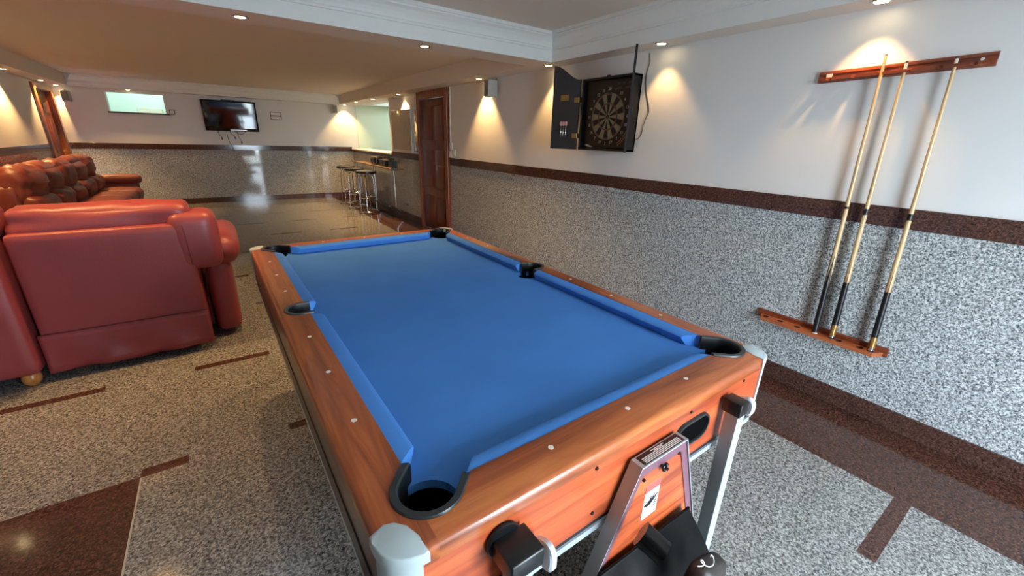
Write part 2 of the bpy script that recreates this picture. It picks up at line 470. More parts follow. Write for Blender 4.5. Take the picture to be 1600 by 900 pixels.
wall_back()

# ceiling: soffit level with two raised trays
def ceiling():
    bm = BM()
    t1 = [(-4.66, -1.25), (-.205, -1.25), (-.205, 3.15), (-4.66, 3.15)]
    t2 = [(-4.62, 3.478), (-.245, 3.478), (-.245, 10.57), (-4.62, 10.57)]
    plate_with_holes(bm, [[(XL-T, YB-T), (T, YB-T), (T, YF+T), (XL-T, YF+T)], t1, t2], ZS, ZS+.3)
    bm.faces.ensure_lookup_table()
    box(bm, t1[0][0]-.05, t1[1][0]+.05, -1.3, 3.2, 2.295, 2.36); box(bm, t2[0][0]-.05, t2[1][0]+.05, 3.43, 10.62, 2.265, 2.36)
    struct('ceiling', bm, CEIL, 'plaster ceiling with two raised trays and a lower border')
    # crown mouldings: profile swept round a rectangle (mitred); profile (out from face, z)
    def crown(name, rect, z0, z1, prof, sides=(0, 1, 2, 3), m=TRIMW):
        bm = BM(); (x0, y0), (x1, y1) = rect
        cs = [(x0, y0, 1, 1), (x1, y0, -1, 1), (x1, y1, -1, -1), (x0, y1, 1, -1)]
        for s in sides:
            A = cs[s]; B = cs[(s+1) % 4]
            ra = [bm.verts.new((A[0]+A[2]*d, A[1]+A[3]*d, z)) for d, z in prof]
            rb = [bm.verts.new((B[0]+B[2]*d, B[1]+B[3]*d, z)) for d, z in prof]
            for i in range(len(prof)): bm.faces.new((ra[i], ra[(i+1) % len(prof)], rb[(i+1) % len(prof)], rb[i]))
        return struct(name, bm, m, None, False)
    prof = [(0.001, 2.075), (.004, 2.075), (.004, 2.163), (.014, 2.165), (.014, 2.178), (.020, 2.184), (.022, 2.20), (.028, 2.222), (.040, 2.243), (.055, 2.255), (.060, 2.257), (.060, 2.268), (.072, 2.270), (.072, 2.294), (0.001, 2.294)]
    crown('trim_6', ((-4.66, -1.25), (-.205, 3.15)), 0, 0, prof)['label'] = 'stepped white crown moulding around the near ceiling tray'
    pf = [(0.001, 2.082), (.012, 2.082), (.016, 2.11), (.03, 2.13), (.035, 2.17), (.06, 2.2), (.075, 2.235), (.11, 2.245), (.11, 2.264), (0.001, 2.264)]
    crown('trim_7', ((-4.62, 3.478), (-.245, 10.57)), 0, 0, pf, sides=(2,))['label'] = 'white cornice over the far wall'
ceiling()

# bar room behind the right wall
def bar_room():
    bm = BM()
    box(bm, 2.5, 2.6, 7.0, YF, 0, 2.5); box(bm, T, 2.5, 6.95, 7.05, 0, 2.5)
    box(bm, T, 2.5, YF-.02, YF, 1.10, 2.5)
    struct('wall_bar', bm, GREENW, 'pale green walls of the bar room')
    bm = BM(); plate_with_holes(bm, [[(T, 7.0), (2.6, 7.0), (2.6, YF), (T, YF)], [(.45, 7.6), (2.2, 7.6), (2.2, 10.45), (.45, 10.45)]], 2.10, 2.3)
    box(bm, .40, 2.25, 7.55, 10.5, 2.32, 2.38); struct('ceiling_bar', bm, TRIMW, 'white ceiling of the bar room')
    t = thing('bar_counter', 'long white counter top on the half wall of the bar opening', 'counter', (.1, 9.35, 1.10))
    bm = BM(); box(bm, -.13, .3, -1.34, 1.4, 0.0, .03, 0, .006); link('top', bm, COUNTER, t)
    bm = BM(); box(bm, -.125, -.112, -1.34, 1.4, -.012, 0.0, 0, .001); link('edge_strip', bm, DARKM, t)
    l = bpy.data.lights.new('bar_light', 'AREA'); l.energy = 40; l.color = (.93, 1, .96); l.shape = 'RECTANGLE'; l.size = 1.4; l.size_y = 2.4
    lo = bpy.data.objects.new('bar_light', l); COL.objects.link(lo); lo.location = (1.3, 9.0, 2.31)
bar_room()

# ------------------------------------------------------------------ downlights
def downlight(x, y, label, on=True, power=22, z=ZS, size=86):
    t = thing('downlight', label, 'ceiling light', (x, y, z), 0, None)
    bm = BM(); lathe(bm, (0, 0, 0), [(.030, .0), (.034, -.004), (.044, -.004), (.047, .0), (.044, .002), (.03, .002)], n=24); link('rim', bm, CHROME, t, True)
    bm = BM(); lathe(bm, (0, 0, 0), [(.002, -.003), (.029, -.003), (.029, .0), (.002, .001)], n=20); link('lamp', bm, BULB if on else GOFF, t)
    if on:
        l = bpy.data.lights.new('spot', 'SPOT'); l.energy = power * 1.9; l.color = (1, .57, .21); l.spot_size = math.radians(size); l.spot_blend = .55; l.shadow_soft_size = .02
        o = bpy.data.objects.new('spot', l); COL.objects.link(o); o.parent = t; o.location = (0, 0, -.012)
GOFF = P('lamp_unlit', (200, 196, 186), .3)
ordw = ['nearest the camera above the cue rack', 'right of the dart cabinet', 'at the ceiling corner above the open dart cabinet door', 'beside the grey wall speaker']
for k, y in enumerate((.878, 2.082, 3.307, 4.57)):
    downlight(-.112, y, 'lit spotlight over the right wall, ' + ordw[k], power=(13, 8, 16, 40)[k])
downlight(-.11, 7.2, 'lit recessed spotlight above the white radiator', power=110, size=110)
downlight(-.13, 8.5, 'lit recessed spotlight over the near end of the bar opening', power=90, size=110)
downlight(-.16, 9.55, 'lit recessed spotlight over the middle of the bar opening', power=80, size=110)
downlight(-.12, 10.66, 'lit recessed spotlight in the far right corner of the ceiling', power=45, size=100)
for k, x in enumerate((-1.316, -2.508, -3.70)):
    downlight(x, 3.335, 'lit recessed spotlight on the ceiling beam, ' + ('above the far end of the pool table', 'left of the one above the pool table', 'above the red corner sofa')[k], power=(34, 34, 44)[k], size=115)
for k, y in enumerate((9.85, 8.35, 7.1, 5.85, 4.62, 3.4)):
    if k < 2: downlight(-4.77, y, 'lit recessed spotlight over the left wall, ' + ('in front of the corner door', 'above the far sofa')[k], power=80, size=100)
    else: downlight(-4.77, y, 'lit recessed spotlight over the left wall, %s' % ('second above the far sofa', 'third above the far sofa', 'fourth along the left wall', 'fifth along the left wall')[k-2], power=(90, 80, 40, 30)[k-2], size=100)
downlight(-4.77, 10.66, 'lit recessed spotlight in the far left corner of the ceiling', power=40)
downlight(-3.86, 10.68, 'lit recessed spotlight over the serving hatch', power=45, size=100)
downlight(-1.45, 10.68, 'unlit recessed spotlight above the double socket plate on far wall', on=False)

# ------------------------------------------------------------------ pool table
TX, TY, TH, TZ = -1.4638, .4618, .0135, .8166
table = thing('pool_table', 'blue felt pool table with cherry wood rails in the middle of the room', 'pool table', (TX, TY, 0), TH)
AR, AL, B0, B1 = .018, -1.214, 0.0, 2.225
CR, CL, C0, C1 = -.060, -1.116, .105, 2.142      # cloth edges at the rail
BMID = 1.13
ZF = .775
def arc(cx, cy, R, a0, a1, n=14): return [(cx+R*math.cos(a0+(a1-a0)*i/n), cy+R*math.sin(a0+(a1-a0)*i/n)) for i in range(n+1)]
def rrect(x0, x1, y0, y1, R, n=8):
    return arc(x1-R, y0+R, R, -PI/2, 0, n) + arc(x1-R, y1-R, R, 0, PI/2, n) + arc(x0+R, y1-R, R, PI/2, PI, n) + arc(x0+R, y0+R, R, PI, 1.5*PI, n)
# corner pockets: centre, diagonal pointing into the bed
CP = {'NL': ((CL+.018, C0+.008), (1, 1)), 'NR': ((CR-.018, C0+.008), (-1, 1)), 'FL': ((CL+.018, C1-.008), (1, -1)), 'FR': ((CR-.018, C1-.008), (-1, -1))}
RP = .069
def corner_path(key, R, ext):
    """U path round a corner pocket, from its side-rail arm to its end-rail arm"""
    (cx, cy), (sx, sy) = CP[key]
    # in a mirrored frame where the pocket is bottom-left (diag (1,1))
    pts = [(-.7071*R+ext, .7071*R+ext)]
    pts += [(R*math.cos(t), R*math.sin(t)) for t in [(.75+1.0*i/16)*PI for i in range(17)]]
    pts += [(.7071*R+ext, -.7071*R+ext)]
    return [(cx+sx*p[0], cy+sy*p[1]) for p in pts]
def side_path(side, R, ext):
    cx = -1.133 if side == 'L' else -.052; s = 1 if side == 'L' else -1
    pts = [(ext, R)] + [(R*math.cos(t), R*math.sin(t)) for t in [(.5+1.0*i/16)*PI for i in range(17)]] + [(ext, -R)]
    return [(cx+s*p[0], BMID+p[1]) for p in pts]
# wood rail inner outline, walked: NL corner (side->end), along near rail to NR ...
def clampx(path, key):  # keep U ends from crossing the cloth line
    return path
loop = []
loop += corner_path('NL', RP, .022)                    # ends on near rail
loop += list(reversed(corner_path('NR', RP, .022)))    # from near rail to right rail
loop += list(reversed(side_path('R', .060, .0)))       # going +b: start low b
loop += corner_path('FR', RP, .022)
loop += list(reversed(corner_path('FL', RP, .022)))
loop += side_path('L', .060, .0)
# the arms must sit exactly on the cloth lines so that straight segments are true rail edges
lp = []
for (x, y) in loop:
    x = max(min(x, max(x, CR)), x); lp.append((x, y))
def snap(path, key):
    out = list(path)
    return out
def with_edges():
    L_ = []
    def cpn(key, rev):
        (cx, cy), (sx, sy) = CP[key]
        p = corner_path(key, RP, .022)
        ex = CL if sx > 0 else CR; ey = C0 if sy > 0 else C1
        # first point is arm on the side rail -> put onto x = cloth edge ; last -> y = cloth edge
        a = (ex, p[0][1] + sy*.016); b = (p[-1][0] + sx*.016, ey)
        q = [a] + p[1:-1] + [b]
        return list(reversed(q)) if rev else q
    L_ += cpn('NL', False); L_ += cpn('NR', True)
    s = side_path('R', .060, 0); L_ += [(CR, BMID-.060)] + list(reversed(s))[1:-1] + [(CR, BMID+.060)]
    L_ += cpn('FR', False); L_ += cpn('FL', True)
    s = side_path('L', .060, 0); L_ += [(CL, BMID+.060)] + s[1:-1] + [(CL, BMID-.060)]
    return L_
inner = with_edges()
def rail_frame():
    bm = BM()
    def lv(loop_, z): return [bm.verts.new((p[0], p[1], z)) for p in loop_]
    def bridge(a, b, mi=0):
        for i in range(len(a)): bm.faces.new((a[i], a[(i+1) % len(a)], b[(i+1) % len(b)], b[i])).material_index = mi
    prof = [(.014, TZ), (.006, TZ-.0022), (.0015, TZ-.007), (0, TZ-.014), (0, TZ-.034), (.003, TZ-.036)]
    loops = []
    for ins_, z in prof:
        loops.append(lv(rrect(AL+ins_, AR-ins_, B0+ins_, B1-ins_, .062-ins_, 6), z))
    es = [bm.edges.new((loops[0][i], loops[0][(i+1) % len(loops[0])])) for i in range(len(loops[0]))]
    iv = lv(inner, TZ)
    es += [bm.edges.new((iv[i], iv[(i+1) % len(iv)])) for i in range(len(iv))]
    bmesh.ops.triangle_fill(bm, use_beauty=True, use_dissolve=False, edges=es)
    for i in range(len(loops)-1): bridge(loops[i], loops[i+1])
    iv2 = lv(inner, TZ-.06); bridge(iv, iv2)
    return bm
def rail_wood():
    m = wood('cherry_rail', (112, 54, 28), (164, 84, 43), (196, 114, 60), 'Y', 2.2, .30, .25)
    nt = m.node_tree; N = nt.nodes.new; L = nt.links.new
    mp = [n for n in nt.nodes if n.type == 'MAPPING'][0]; tc = [n for n in nt.nodes if n.type == 'TEX_COORD'][0]
    sx = N('ShaderNodeSeparateXYZ'); L(tc.outputs['Object'], sx.inputs[0])
    a = N('ShaderNodeMath'); a.operation = 'SUBTRACT'; a.inputs[1].default_value = (C0+C1)/2; L(sx.outputs['Y'], a.inputs[0])
    b = N('ShaderNodeMath'); b.operation = 'ABSOLUTE'; L(a.outputs[0], b.inputs[0])
    c = N('ShaderNodeMath'); c.operation = 'GREATER_THAN'; c.inputs[1].default_value = (C1-C0)/2-.02; L(b.outputs[0], c.inputs[0])
    a2 = N('ShaderNodeMath'); a2.operation = 'SUBTRACT'; a2.inputs[1].default_value = (CL+CR)/2; L(sx.outputs['X'], a2.inputs[0])
    b2 = N('ShaderNodeMath'); b2.operation = 'ABSOLUTE'; L(a2.outputs[0], b2.inputs[0])
    c2 = N('ShaderNodeMath'); c2.operation = 'LESS_THAN'; c2.inputs[1].default_value = (CR-CL)/2+.012; L(b2.outputs[0], c2.inputs[0])
    m_ = N('ShaderNodeMath'); m_.operation = 'MULTIPLY'; L(c.outputs[0], m_.inputs[0]); L(c2.outputs[0], m_.inputs[1])
    mp2 = N('ShaderNodeMapping'); mp2.inputs['Scale'].default_value = (1, 14, 14); mp2.inputs['Location'].default_value = (3, 1, 0); L(tc.outputs['Object'], mp2.inputs['Vector'])
    mx = N('ShaderNodeMix'); mx.data_type = 'VECTOR'; L(m_.outputs[0], mx.inputs['Factor']); L(mp.outputs['Vector'], mx.inputs[4]); L(mp2.outputs['Vector'], mx.inputs[5])
    for n in nt.nodes:
        if n.type == 'TEX_NOISE': L(mx.outputs[1], n.inputs['Vector'])
    return m
RAILW = rail_wood()
bm = rail_frame()
o = link('rail_frame', bm, RAILW, table, True)
o['label'] = 'cherry wood rail around the cloth'
# aprons
def apron(name, x0, x1, y0, y1, m):
    bm = BM(); box(bm, x0, x1, y0, y1, .612, TZ-.034, 0, .002); return link(name, bm, m, table)
apron('end_apron', AL+.05, AR-.05, B0+.004, B0+.03, TWOODX); apron('end_apron', AL+.05, AR-.05, B1-.03, B1-.004, TWOODX)
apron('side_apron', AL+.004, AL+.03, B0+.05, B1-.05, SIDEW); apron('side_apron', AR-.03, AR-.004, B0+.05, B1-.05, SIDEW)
for xa, xb in ((AL+.001, AL+.02), (AR-.02, AR-.001)):
    bm = BM(); box(bm, xa, xb, B0+.06, B1-.06, .602, .668, 0, .002); link('side_skirt', bm, BLACKP, table)['label'] = 'black skirt along the lower side'
bm = BM(); plate_with_holes(bm, [rrect(AL+.006, AR-.006, B0+.006, B1-.006, .055), rrect(AL+.035, AR-.035, B0+.035, B1-.035, .03)], .600, .6125); link('black_trim', bm, BLACKP, table)
bm = BM(); plate_with_holes(bm, [rrect(AL+.001, AR-.001, B0+.001, B1-.001, .058), rrect(AL+.03, AR-.03, B0+.03, B1-.03, .03)], .583, .600); link('bottom_strip', bm, SILVERB, table)
bm = BM(); box(bm, AL+.03, AR-.03, B0+.03, B1-.03, .60, .66); link('underside_panel', bm, BLACKP, table)
# bed
def bed():
    bm = BM(); x0, x1, y0, y1 = CL-.012, CR+.012, C0-.012, C1+.012
    pts = []
    def bite(c, R, p_in, p_out, n=12):
        a0 = math.atan2(p_in[1]-c[1], p_in[0]-c[0]); a1 = math.atan2(p_out[1]-c[1], p_out[0]-c[0])
        return a0, a1
    R = .060
    def corner(key):
        (cx, cy), (sx, sy) = CP[key]
        ex = x0 if sx > 0 else x1; ey = y0 if sy > 0 else y1
        # points where the circle meets the two edges, arc bulging into the bed
        dy = math.sqrt(max(0, R*R-(ex-cx)**2)); dx = math.sqrt(max(0, R*R-(ey-cy)**2))
        A = math.atan2(sy*dy, ex-cx); B = math.atan2(ey-cy, sx*dx)
        mid = math.atan2(sy, sx)
        def near(a, ref):
            while a-ref > PI: a -= 2*PI
            while a-ref < -PI: a += 2*PI
            return a
        A = near(A, mid); B = near(B, mid)
        return [(cx+R*math.cos(A+(B-A)*i/14), cy+R*math.sin(A+(B-A)*i/14)) for i in range(15)]
    pts += corner('NL') + list(reversed(corner('NR')))
    RS = .055; cx = -.088; d = math.acos(min(1, (x1-cx)/RS)) if (x1-cx) < RS else .1
    pts += arc(cx, BMID, RS, -d, -2*PI+d, 18) if False else [(cx+RS*math.cos(t), BMID+RS*math.sin(t)) for t in [(-d) + (-(2*PI-2*d))*i/18 for i in range(19)]]
    pts += corner('FR') + list(reversed(corner('FL')))
    cx = -1.118; d = math.acos(min(1, (cx-x0)/RS)) if (cx-x0) < RS else .1
    pts += [(cx+RS*math.cos(t), BMID+RS*math.sin(t)) for t in [(PI-d) + (-(2*PI-2*d))*i/18 for i in range(19)]]
    vs = [bm.verts.new((p[0], p[1], ZF)) for p in pts]
    es = [bm.edges.new((vs[i], vs[(i+1) % len(vs)])) for i in range(len(vs))]
    bmesh.ops.triangle_fill(bm, use_beauty=True, use_dissolve=False, edges=es)
    r_ = bmesh.ops.extrude_face_region(bm, geom=bm.faces[:]); bmesh.ops.translate(bm, vec=(0, 0, -.02), verts=[g for g in r_['geom'] if isinstance(g, bmesh.types.BMVert)])
    return bm
link('playing_cloth', bed(), FELT, table)['label'] = 'blue felt bed'
# cushions: rail end points (p0,p1 along rail), inward normal, cut-backs at each end
def cushion(p0, p1, nrm, e0, e1):
    bm = BM(); p0 = Vector(p0); p1 = Vector(p1); n_ = Vector(nrm); d = (p1-p0).normalized()
    prof = [(0, TZ-.0015), (.012, TZ-.001), (.030, TZ-.003), (.040, TZ-.007), (.044, TZ-.013), (.0425, TZ-.019), (.035, ZF+.010), (.030, ZF+.001), (0, ZF+.001)]
    K = 2
    rings = []
    for s_ in range(K):
        base = p0 if s_ == 0 else p1; sgn = 1 if s_ == 0 else -1; e = e0 if s_ == 0 else e1
        rings.append([bm.verts.new((*(base + n_*q + d*sgn*e*(q/.044)), z)) for q, z in prof])
    for i in range(len(prof)): bm.faces.new((rings[0][i], rings[0][(i+1) % len(prof)], rings[1][(i+1) % len(prof)], rings[1][i]))
    bm.faces.new(rings[0]); bm.faces.new(rings[1])
    return link('cushion', bm, FELTC, table, True)
s0, s1 = C0+.093, C1-.093
cushion((CL, s0), (CL, BMID-.062), (1, 0), .042, .014); cushion((CL, BMID+.062), (CL, s1), (1, 0), .014, .042)
cushion((CR, s0), (CR, BMID-.062), (-1, 0), .042, .014); cushion((CR, BMID+.062), (CR, s1), (-1, 0), .014, .042)
cushion((CL+.096, C0), (CR-.096, C0), (0, 1), .042, .042); cushion((CL+.096, C1), (CR-.096, C1), (0, -1), .042, .042)
# pockets: rubber lip + dark cup
def pocket(path_o, path_i, c, rc, s=None):
    root = None
    bm = BM(); n_ = len(path_o)
    zt = TZ+.005
    def row(z, inset):
        out = []
        for a, b in zip(path_o, path_i):
            out.append(((a[0]+(b[0]-a[0])*inset), (a[1]+(b[1]-a[1])*inset), z))
        return out
    prof = [(0, TZ-.004), (0.0, zt-.003), (.12, zt), (.8, zt), (1.0, zt-.004), (1.02, TZ-.02), (1.0, .70), (.85, .70), (.8, TZ-.01)]
    R = [[bm.verts.new(p) for p in row(z, i_)] for i_, z in prof]
    for k in range(len(R)):
        A = R[k]; B = R[(k+1) % len(R)]
        for i in range(n_-1): bm.faces.new((A[i], A[i+1], B[i+1], B[i])).material_index = 1 if k in (4, 5, 6) else 0  # inner liner faces near black: pocket shade put into the colour
    bm.faces.new([r_[0] for r_ in R]); bm.faces.new([r_[-1] for r_ in R])
    root = link('pocket', bm, [RUBBER, P('pocket_liner_shade', (9, 10, 11), .5, spec=.3)], table, True)
    bm = BM(); n2 = 28
    # cup under the hole
    top = [bm.verts.new((c[0]+rc*math.cos(2*PI*i/n2), c[1]+rc*math.sin(2*PI*i/n2), ZF-.021)) for i in range(n2)]
    bot = [bm.verts.new((c[0]+rc*.9*math.cos(2*PI*i/n2), c[1]+rc*.9*math.sin(2*PI*i/n2), .69)) for i in range(n2)]
    for i in range(n2): bm.faces.new((top[i], top[(i+1) % n2], bot[(i+1) % n2], bot[i]))
    bm.faces.new(bot)
    link('cup', bm, VOID, root)
for k in CP: pocket(corner_path(k, RP, .030), corner_path(k, RP-.016, .034), CP[k][0], .066)
for s_ in 'LR':
    pocket(side_path(s_, .060, .030), side_path(s_, .046, .034), (-1.122 if s_ == 'L' else -.080, BMID), .062)
# corner caps
for (cx, cy, sx, sy) in ((AL, B0, 1, 1), (AR, B0, -1, 1), (AL, B1, 1, -1), (AR, B1, -1, -1)):
    def shp(g, hh=0):
        pts = [(-g, .072+g*.3), (.022, .083+g*.3), (.040, .078), (.056, .060), (.064, .030), (.066+g*.3, -g)]
        pts += [(.058-(.058+g)*math.sin(t), .058-(.058+g)*math.cos(t)) for t in [PI/2*i/8 for i in range(0, 9)]]
        return [(cx+sx*p[0], cy+sy*p[1]) for p in pts]
    bm = BM()
    prism(bm, shp(.004), TZ-.022, TZ+.001)
    bmesh.ops.bevel(bm, geom=[e for e in bm.edges if abs(e.verts[0].co.z-e.verts[1].co.z) < 1e-6 and e.verts[0].co.z > TZ], offset=.004, segments=3, affect='EDGES', profile=.5)
    lo = [(cx+sx*p[0], cy+sy*p[1]) for p in [(-.001, .056), (-.001, .04)] + [(.052-.053*math.cos(t), .052-.053*math.sin(t)) for t in [PI/2*i/8 for i in range(0, 9)]] + [(.056, -.001), (.056, .03), (.03, .056)]]
    prism(bm, lo, .60, TZ-.021)
    link('corner_cap', bm, CAPG, table, True)
# sights
for a, b in [(-1.155, v) for v in (.381, .626, .876, 1.362, 1.609, 1.854)] + [(-.026, v) for v in (.381, .626, .876, 1.362, 1.609, 1.854)] + [(v, .067) for v in (-.839, -.594, -.349)] + [(v, B1-.058) for v in (-.839, -.594, -.349)]:
    bm = BM(); lathe(bm, (a, b, TZ), [(.0001, .0009), (.0062, .0008), (.0065, -.001), (.0001, -.001)], n=20); link('rail_sight', bm, DOT, table)
# apron screws
for X, z in ((-2.469, .767), (-2.225, .770), (-1.873, .770), (-1.60, .770), (-2.222, .642), (-2.471, .638), (-1.60, .642)):
    bm = BM(); lathe(bm, (X-TX, B0+.004, z), [(.0001, -.003), (.004, -.0028), (.005, .0), (.0001, .001)], axis='Y', n=12); link('screw', bm, BLACKP, table)
# ball return slot
bm = BM()
cx, cz_, hw, hr = -.392, .703, .040, .033
def obr(R, n=10): return [(cx+hw+R*math.cos(t), cz_+R*math.sin(t)) for t in [-PI/2+PI*i/n for i in range(n+1)]] + [(cx-hw+R*math.cos(t), cz_+R*math.sin(t)) for t in [PI/2+PI*i/n for i in range(n+1)]]
oo, ii = obr(hr+.009), obr(hr)
A = [bm.verts.new((p[0], B0+.004, p[1])) for p in oo]; B = [bm.verts.new((p[0], B0-.004, p[1])) for p in obr(hr+.007)]; C_ = [bm.verts.new((p[0], B0-.004, p[1])) for p in obr(hr+.001)]; D = [bm.verts.new((p[0], B0+.003, p[1])) for p in ii]
for i in range(len(A)):
    j = (i+1) % len(A)
    bm.faces.new((A[i], A[j], B[j], B[i])); bm.faces.new((B[i], B[j], C_[j], C_[i])); bm.faces.new((C_[i], C_[j], D[j], D[i]))
ret_ = link('ball_return', bm, RUBBER, table, True)
bm = BM(); prism(bm, ii, B0+.001, B0+.004, axis='Y'); link('opening', bm, VOID, ret_)  # black plate stands in for the slot's shaded hollow; apron is solid

# stands (near and far): trapezoid frame, two square tubes with caps and knobs
def stand(sgn, near=True):
    """sgn -1: in front of the near face (towards -b); +1: beyond the far face"""
    def Y(w):  # w = distance out from the table end
        return (B0 - w) if sgn < 0 else (B1 + w)
    root = bpy.data.objects.new('end_stand', None); COL.objects.link(root); root.parent = table
    root['label'] = 'silver trapezoid end stand under the near end' if near else 'silver trapezoid end stand under the far end'
    ox = 0
    TL, TR, BL, BR, ZT = -2.118-TX, -1.943-TX, -2.45-TX, -1.66-TX, .745
    def xl(z): return TL + (BL-TL)*(ZT-z)/ZT
    def xr(z): return TR + (BR-TR)*(ZT-z)/ZT
    bm = BM(); zb = .02
    w0, w1 = .004, .037
    ring_o = [(xl(ZT), ZT), (xr(ZT), ZT), (xr(zb), zb), (xl(zb), zb)]
    t_ = .0035
    ring_i = [(xl(ZT-.006)+t_, ZT-.004), (xr(ZT-.006)-t_, ZT-.004), (xr(zb)-t_, zb+.004), (xl(zb)+t_, zb+.004)]
    ya, yb = Y(w0), Y(w1)
    oa = [bm.verts.new((p[0], ya, p[1])) for p in ring_o]; ob = [bm.verts.new((p[0], yb, p[1])) for p in ring_o]
    ia = [bm.verts.new((p[0], ya, p[1])) for p in ring_i]; ib = [bm.verts.new((p[0], yb, p[1])) for p in ring_i]
    for i in range(4):
        j = (i+1) % 4
        bm.faces.new((oa[i], oa[j], ob[j], ob[i])); f_ = bm.faces.new((ob[i], ob[j], ib[j], ib[i])); f_.material_index = 1  # bright front lip: edge highlight put into the colour
        bm.faces.new((ib[i], ib[j], ia[j], ia[i])); bm.faces.new((ia[i], ia[j], oa[j], oa[i]))
    link('shell', bm, [SILVER, SILVERB], root)
    # mauve border plate and wood panel
    bm = BM(); yc, yd = Y(w1-.004), Y(w1-.012); b_ = .027
    def ringz(inset, z0, z1): return [(xl(z1)+inset, z1), (xr(z1)-inset, z1), (xr(z0)-inset, z0), (xl(z0)+inset, z0)]
    o_ = ringz(t_, zb+.004, ZT-.004); i_ = ringz(b_, zb+.03, ZT-.034)
    a1 = [bm.verts.new((p[0], yc, p[1])) for p in o_]; a2 = [bm.verts.new((p[0], yc, p[1])) for p in i_]; a3 = [bm.verts.new((p[0], yd, p[1])) for p in i_]
    for i in range(4):
        j = (i+1) % 4; bm.faces.new((a1[i], a1[j], a2[j], a2[i])); bm.faces.new((a2[i], a2[j], a3[j], a3[i]))
    link('border', bm, MAUVE, root)['label'] = 'mauve border'
    bm = BM(); prism(bm, o_, Y(w1-.0065), Y(w1-.0095), axis='Y'); link('panel', bm, TWOODZ, root)['label'] = 'cherry wood infill panel'
    if near:
        bm = BM(); box(bm, TL+.012, TR-.010, Y(.034), Y(.007), ZT, ZT+.0006, 0)
        zz = ZT+.0012
        # white print: two short title lines then four long lines
        def pr_(x0, x1, w):
            x = x0
            while x < x1:
                l_ = random.uniform(.004, .011); box(bm, x, min(x+l_, x1), Y(w+.0009), Y(w-.0009), ZT+.0006, zz, 1); x += l_+.0012
        xm = (TL+TR)/2
        pr_(xm-.028, xm+.022, .0115); pr_(xm-.018, xm+.012, .0150)
        for q in range(4): pr_(TL+.020, TR-.018, .0185+q*.0040)
        link('label_plate', bm, [BLACKP, PAPER], root)['label'] = 'black label with white printed lines'
        # warning sticker
        bm = BM(); sx0, sx1, sz0, sz1 = -2.079-TX, -2.022-TX, .558, .664; yy = Y(w1-.0065)
        box(bm, sx0, sx1, yy, yy-.0006, sz0, sz1, 0); box(bm, sx0, sx1, yy-.0006, yy-.0009, sz1-.022, sz1, 1)
        hand = [(0, 0), (.012, .004), (.02, .010), (.024, .022), (.027, .022), (.026, .011), (.031, .014), (.036, .026), (.039, .025), (.035, .011), (.043, .018), (.050, .022), (.051, .019), (.043, .006), (.034, -.003), (.024, -.012), (.014, -.012), (0, -.004)]
        prism(bm, [(sx0+.002+p[0], .604+p[1]*.8) for p in hand], yy-.0006, yy-.0010, 2, axis='Y')
        for q in range(3): box(bm, sx0+.008, sx1-.008, yy-.0006, yy-.0009, .634-q*.004, .6352-q*.004, 3)
        for q in range(3): box(bm, sx1-.015, sx1-.007, yy-.0006, yy-.001, .583+q*.007, .587+q*.007, 2)
        link('warning_sticker', bm, [PAPER, REDS, BLACKP, P('faint_print', (160, 158, 155), .6)], root)['label'] = 'white sticker with red header and black hand drawing'
        # bolts and lobed knob
        for X, z in ((-2.098, .697), (-1.966, .710)):
            bm = BM(); lathe(bm, (X-TX, Y(w1-.006), z), [(.0001, -.005), (.0035, -.0045), (.0045, -.001), (.0045, .001), (.0001, .001)], axis='Y', n=12); link('bolt', bm, DARKM, root, True)
        bm = BM(); kx, kz = -2.032-TX, .706
        lathe(bm, (kx, Y(w1-.006), kz), [(.0001, -.018), (.004, -.018), (.0045, 0), (.0001, 0)], axis='Y', n=12)
        for q in range(3):
            a_ = q*2*PI/3+.5; puff(bm, (kx+.007*math.cos(a_), Y(w1+.002), kz+.007*math.sin(a_)), (.011, .010, .011), .0045, 3)
        link('star_knob', bm, P('dark_chrome', (70, 70, 74), .15, .9), root, True)
    # base beam on the floor
    bm = BM(); box(bm, BL-.12, BR+.12, Y(.0), Y(.06), .0, .045, 0, .006); link('base_beam', bm, SILVER, root)
    # side tubes
    for X0, X1, lab in ((-2.478, -2.436, 'left'), (-1.722, -1.683, 'right')):
        x0, x1 = X0-TX, X1-TX; w_a, w_b = .014, .052
        bm = BM(); box(bm, x0, x1, Y(w_a), Y(w_b), .045, .724, 0, .002)
        for f_ in bm.faces:
            if abs(f_.calc_center_median().y - Y(w_b)) < 1e-3: f_.material_index = 1  # leg front brighter: window light put into the face colour
        tb = link('leg', bm, [SILVER, SILVERB], root)
        bm = BM(); box(bm, x0-.003 if lab == 'right' else x0-.018, x1+.003 if lab == 'right' else x1+.012, Y(.003), Y(.056 if lab == 'right' else .066), .715 if lab == 'left' else .722, .757 if lab == 'left' else .764, 0, .004, seg=3)
        if lab == 'left': lathe(bm, (x0+.008, Y(.004), .742), [(.0001, -.003), (.034, -.003), (.036, 0), (.036, .004), (.0001, .004)], axis='Y', n=28)
        link('cap', bm, BLACKP, tb, True)
        xk = x1+(.003 if lab == 'right' else .012); zk = .728 if lab == 'right' else .690; kr = 1.15 if lab == 'right' else 1.3
        bm = BM(); lathe(bm, (xk, Y(.036), zk), [(.0001, 0), (.009, 0), (.009, .004), (.006, .006), (.006, .026), (.0001, .026)], axis='X', n=16); link('bolt', bm, CHROME, tb, True)
        bm = BM(); n_ = 48; prof = [(.006, .020), (.020, .020), (.0235, .024), (.0235, .034), (.019, .038), (.0001, .038)]
        rings = []
        for (R, h) in prof:
            rings.append([bm.verts.new((xk+h, Y(.036)+kr*R*(1+.10*math.cos(3*t))*math.cos(t), zk+kr*R*(1+.10*math.cos(3*t))*math.sin(t))) for t in [2*PI*i/n_ for i in range(n_)]])
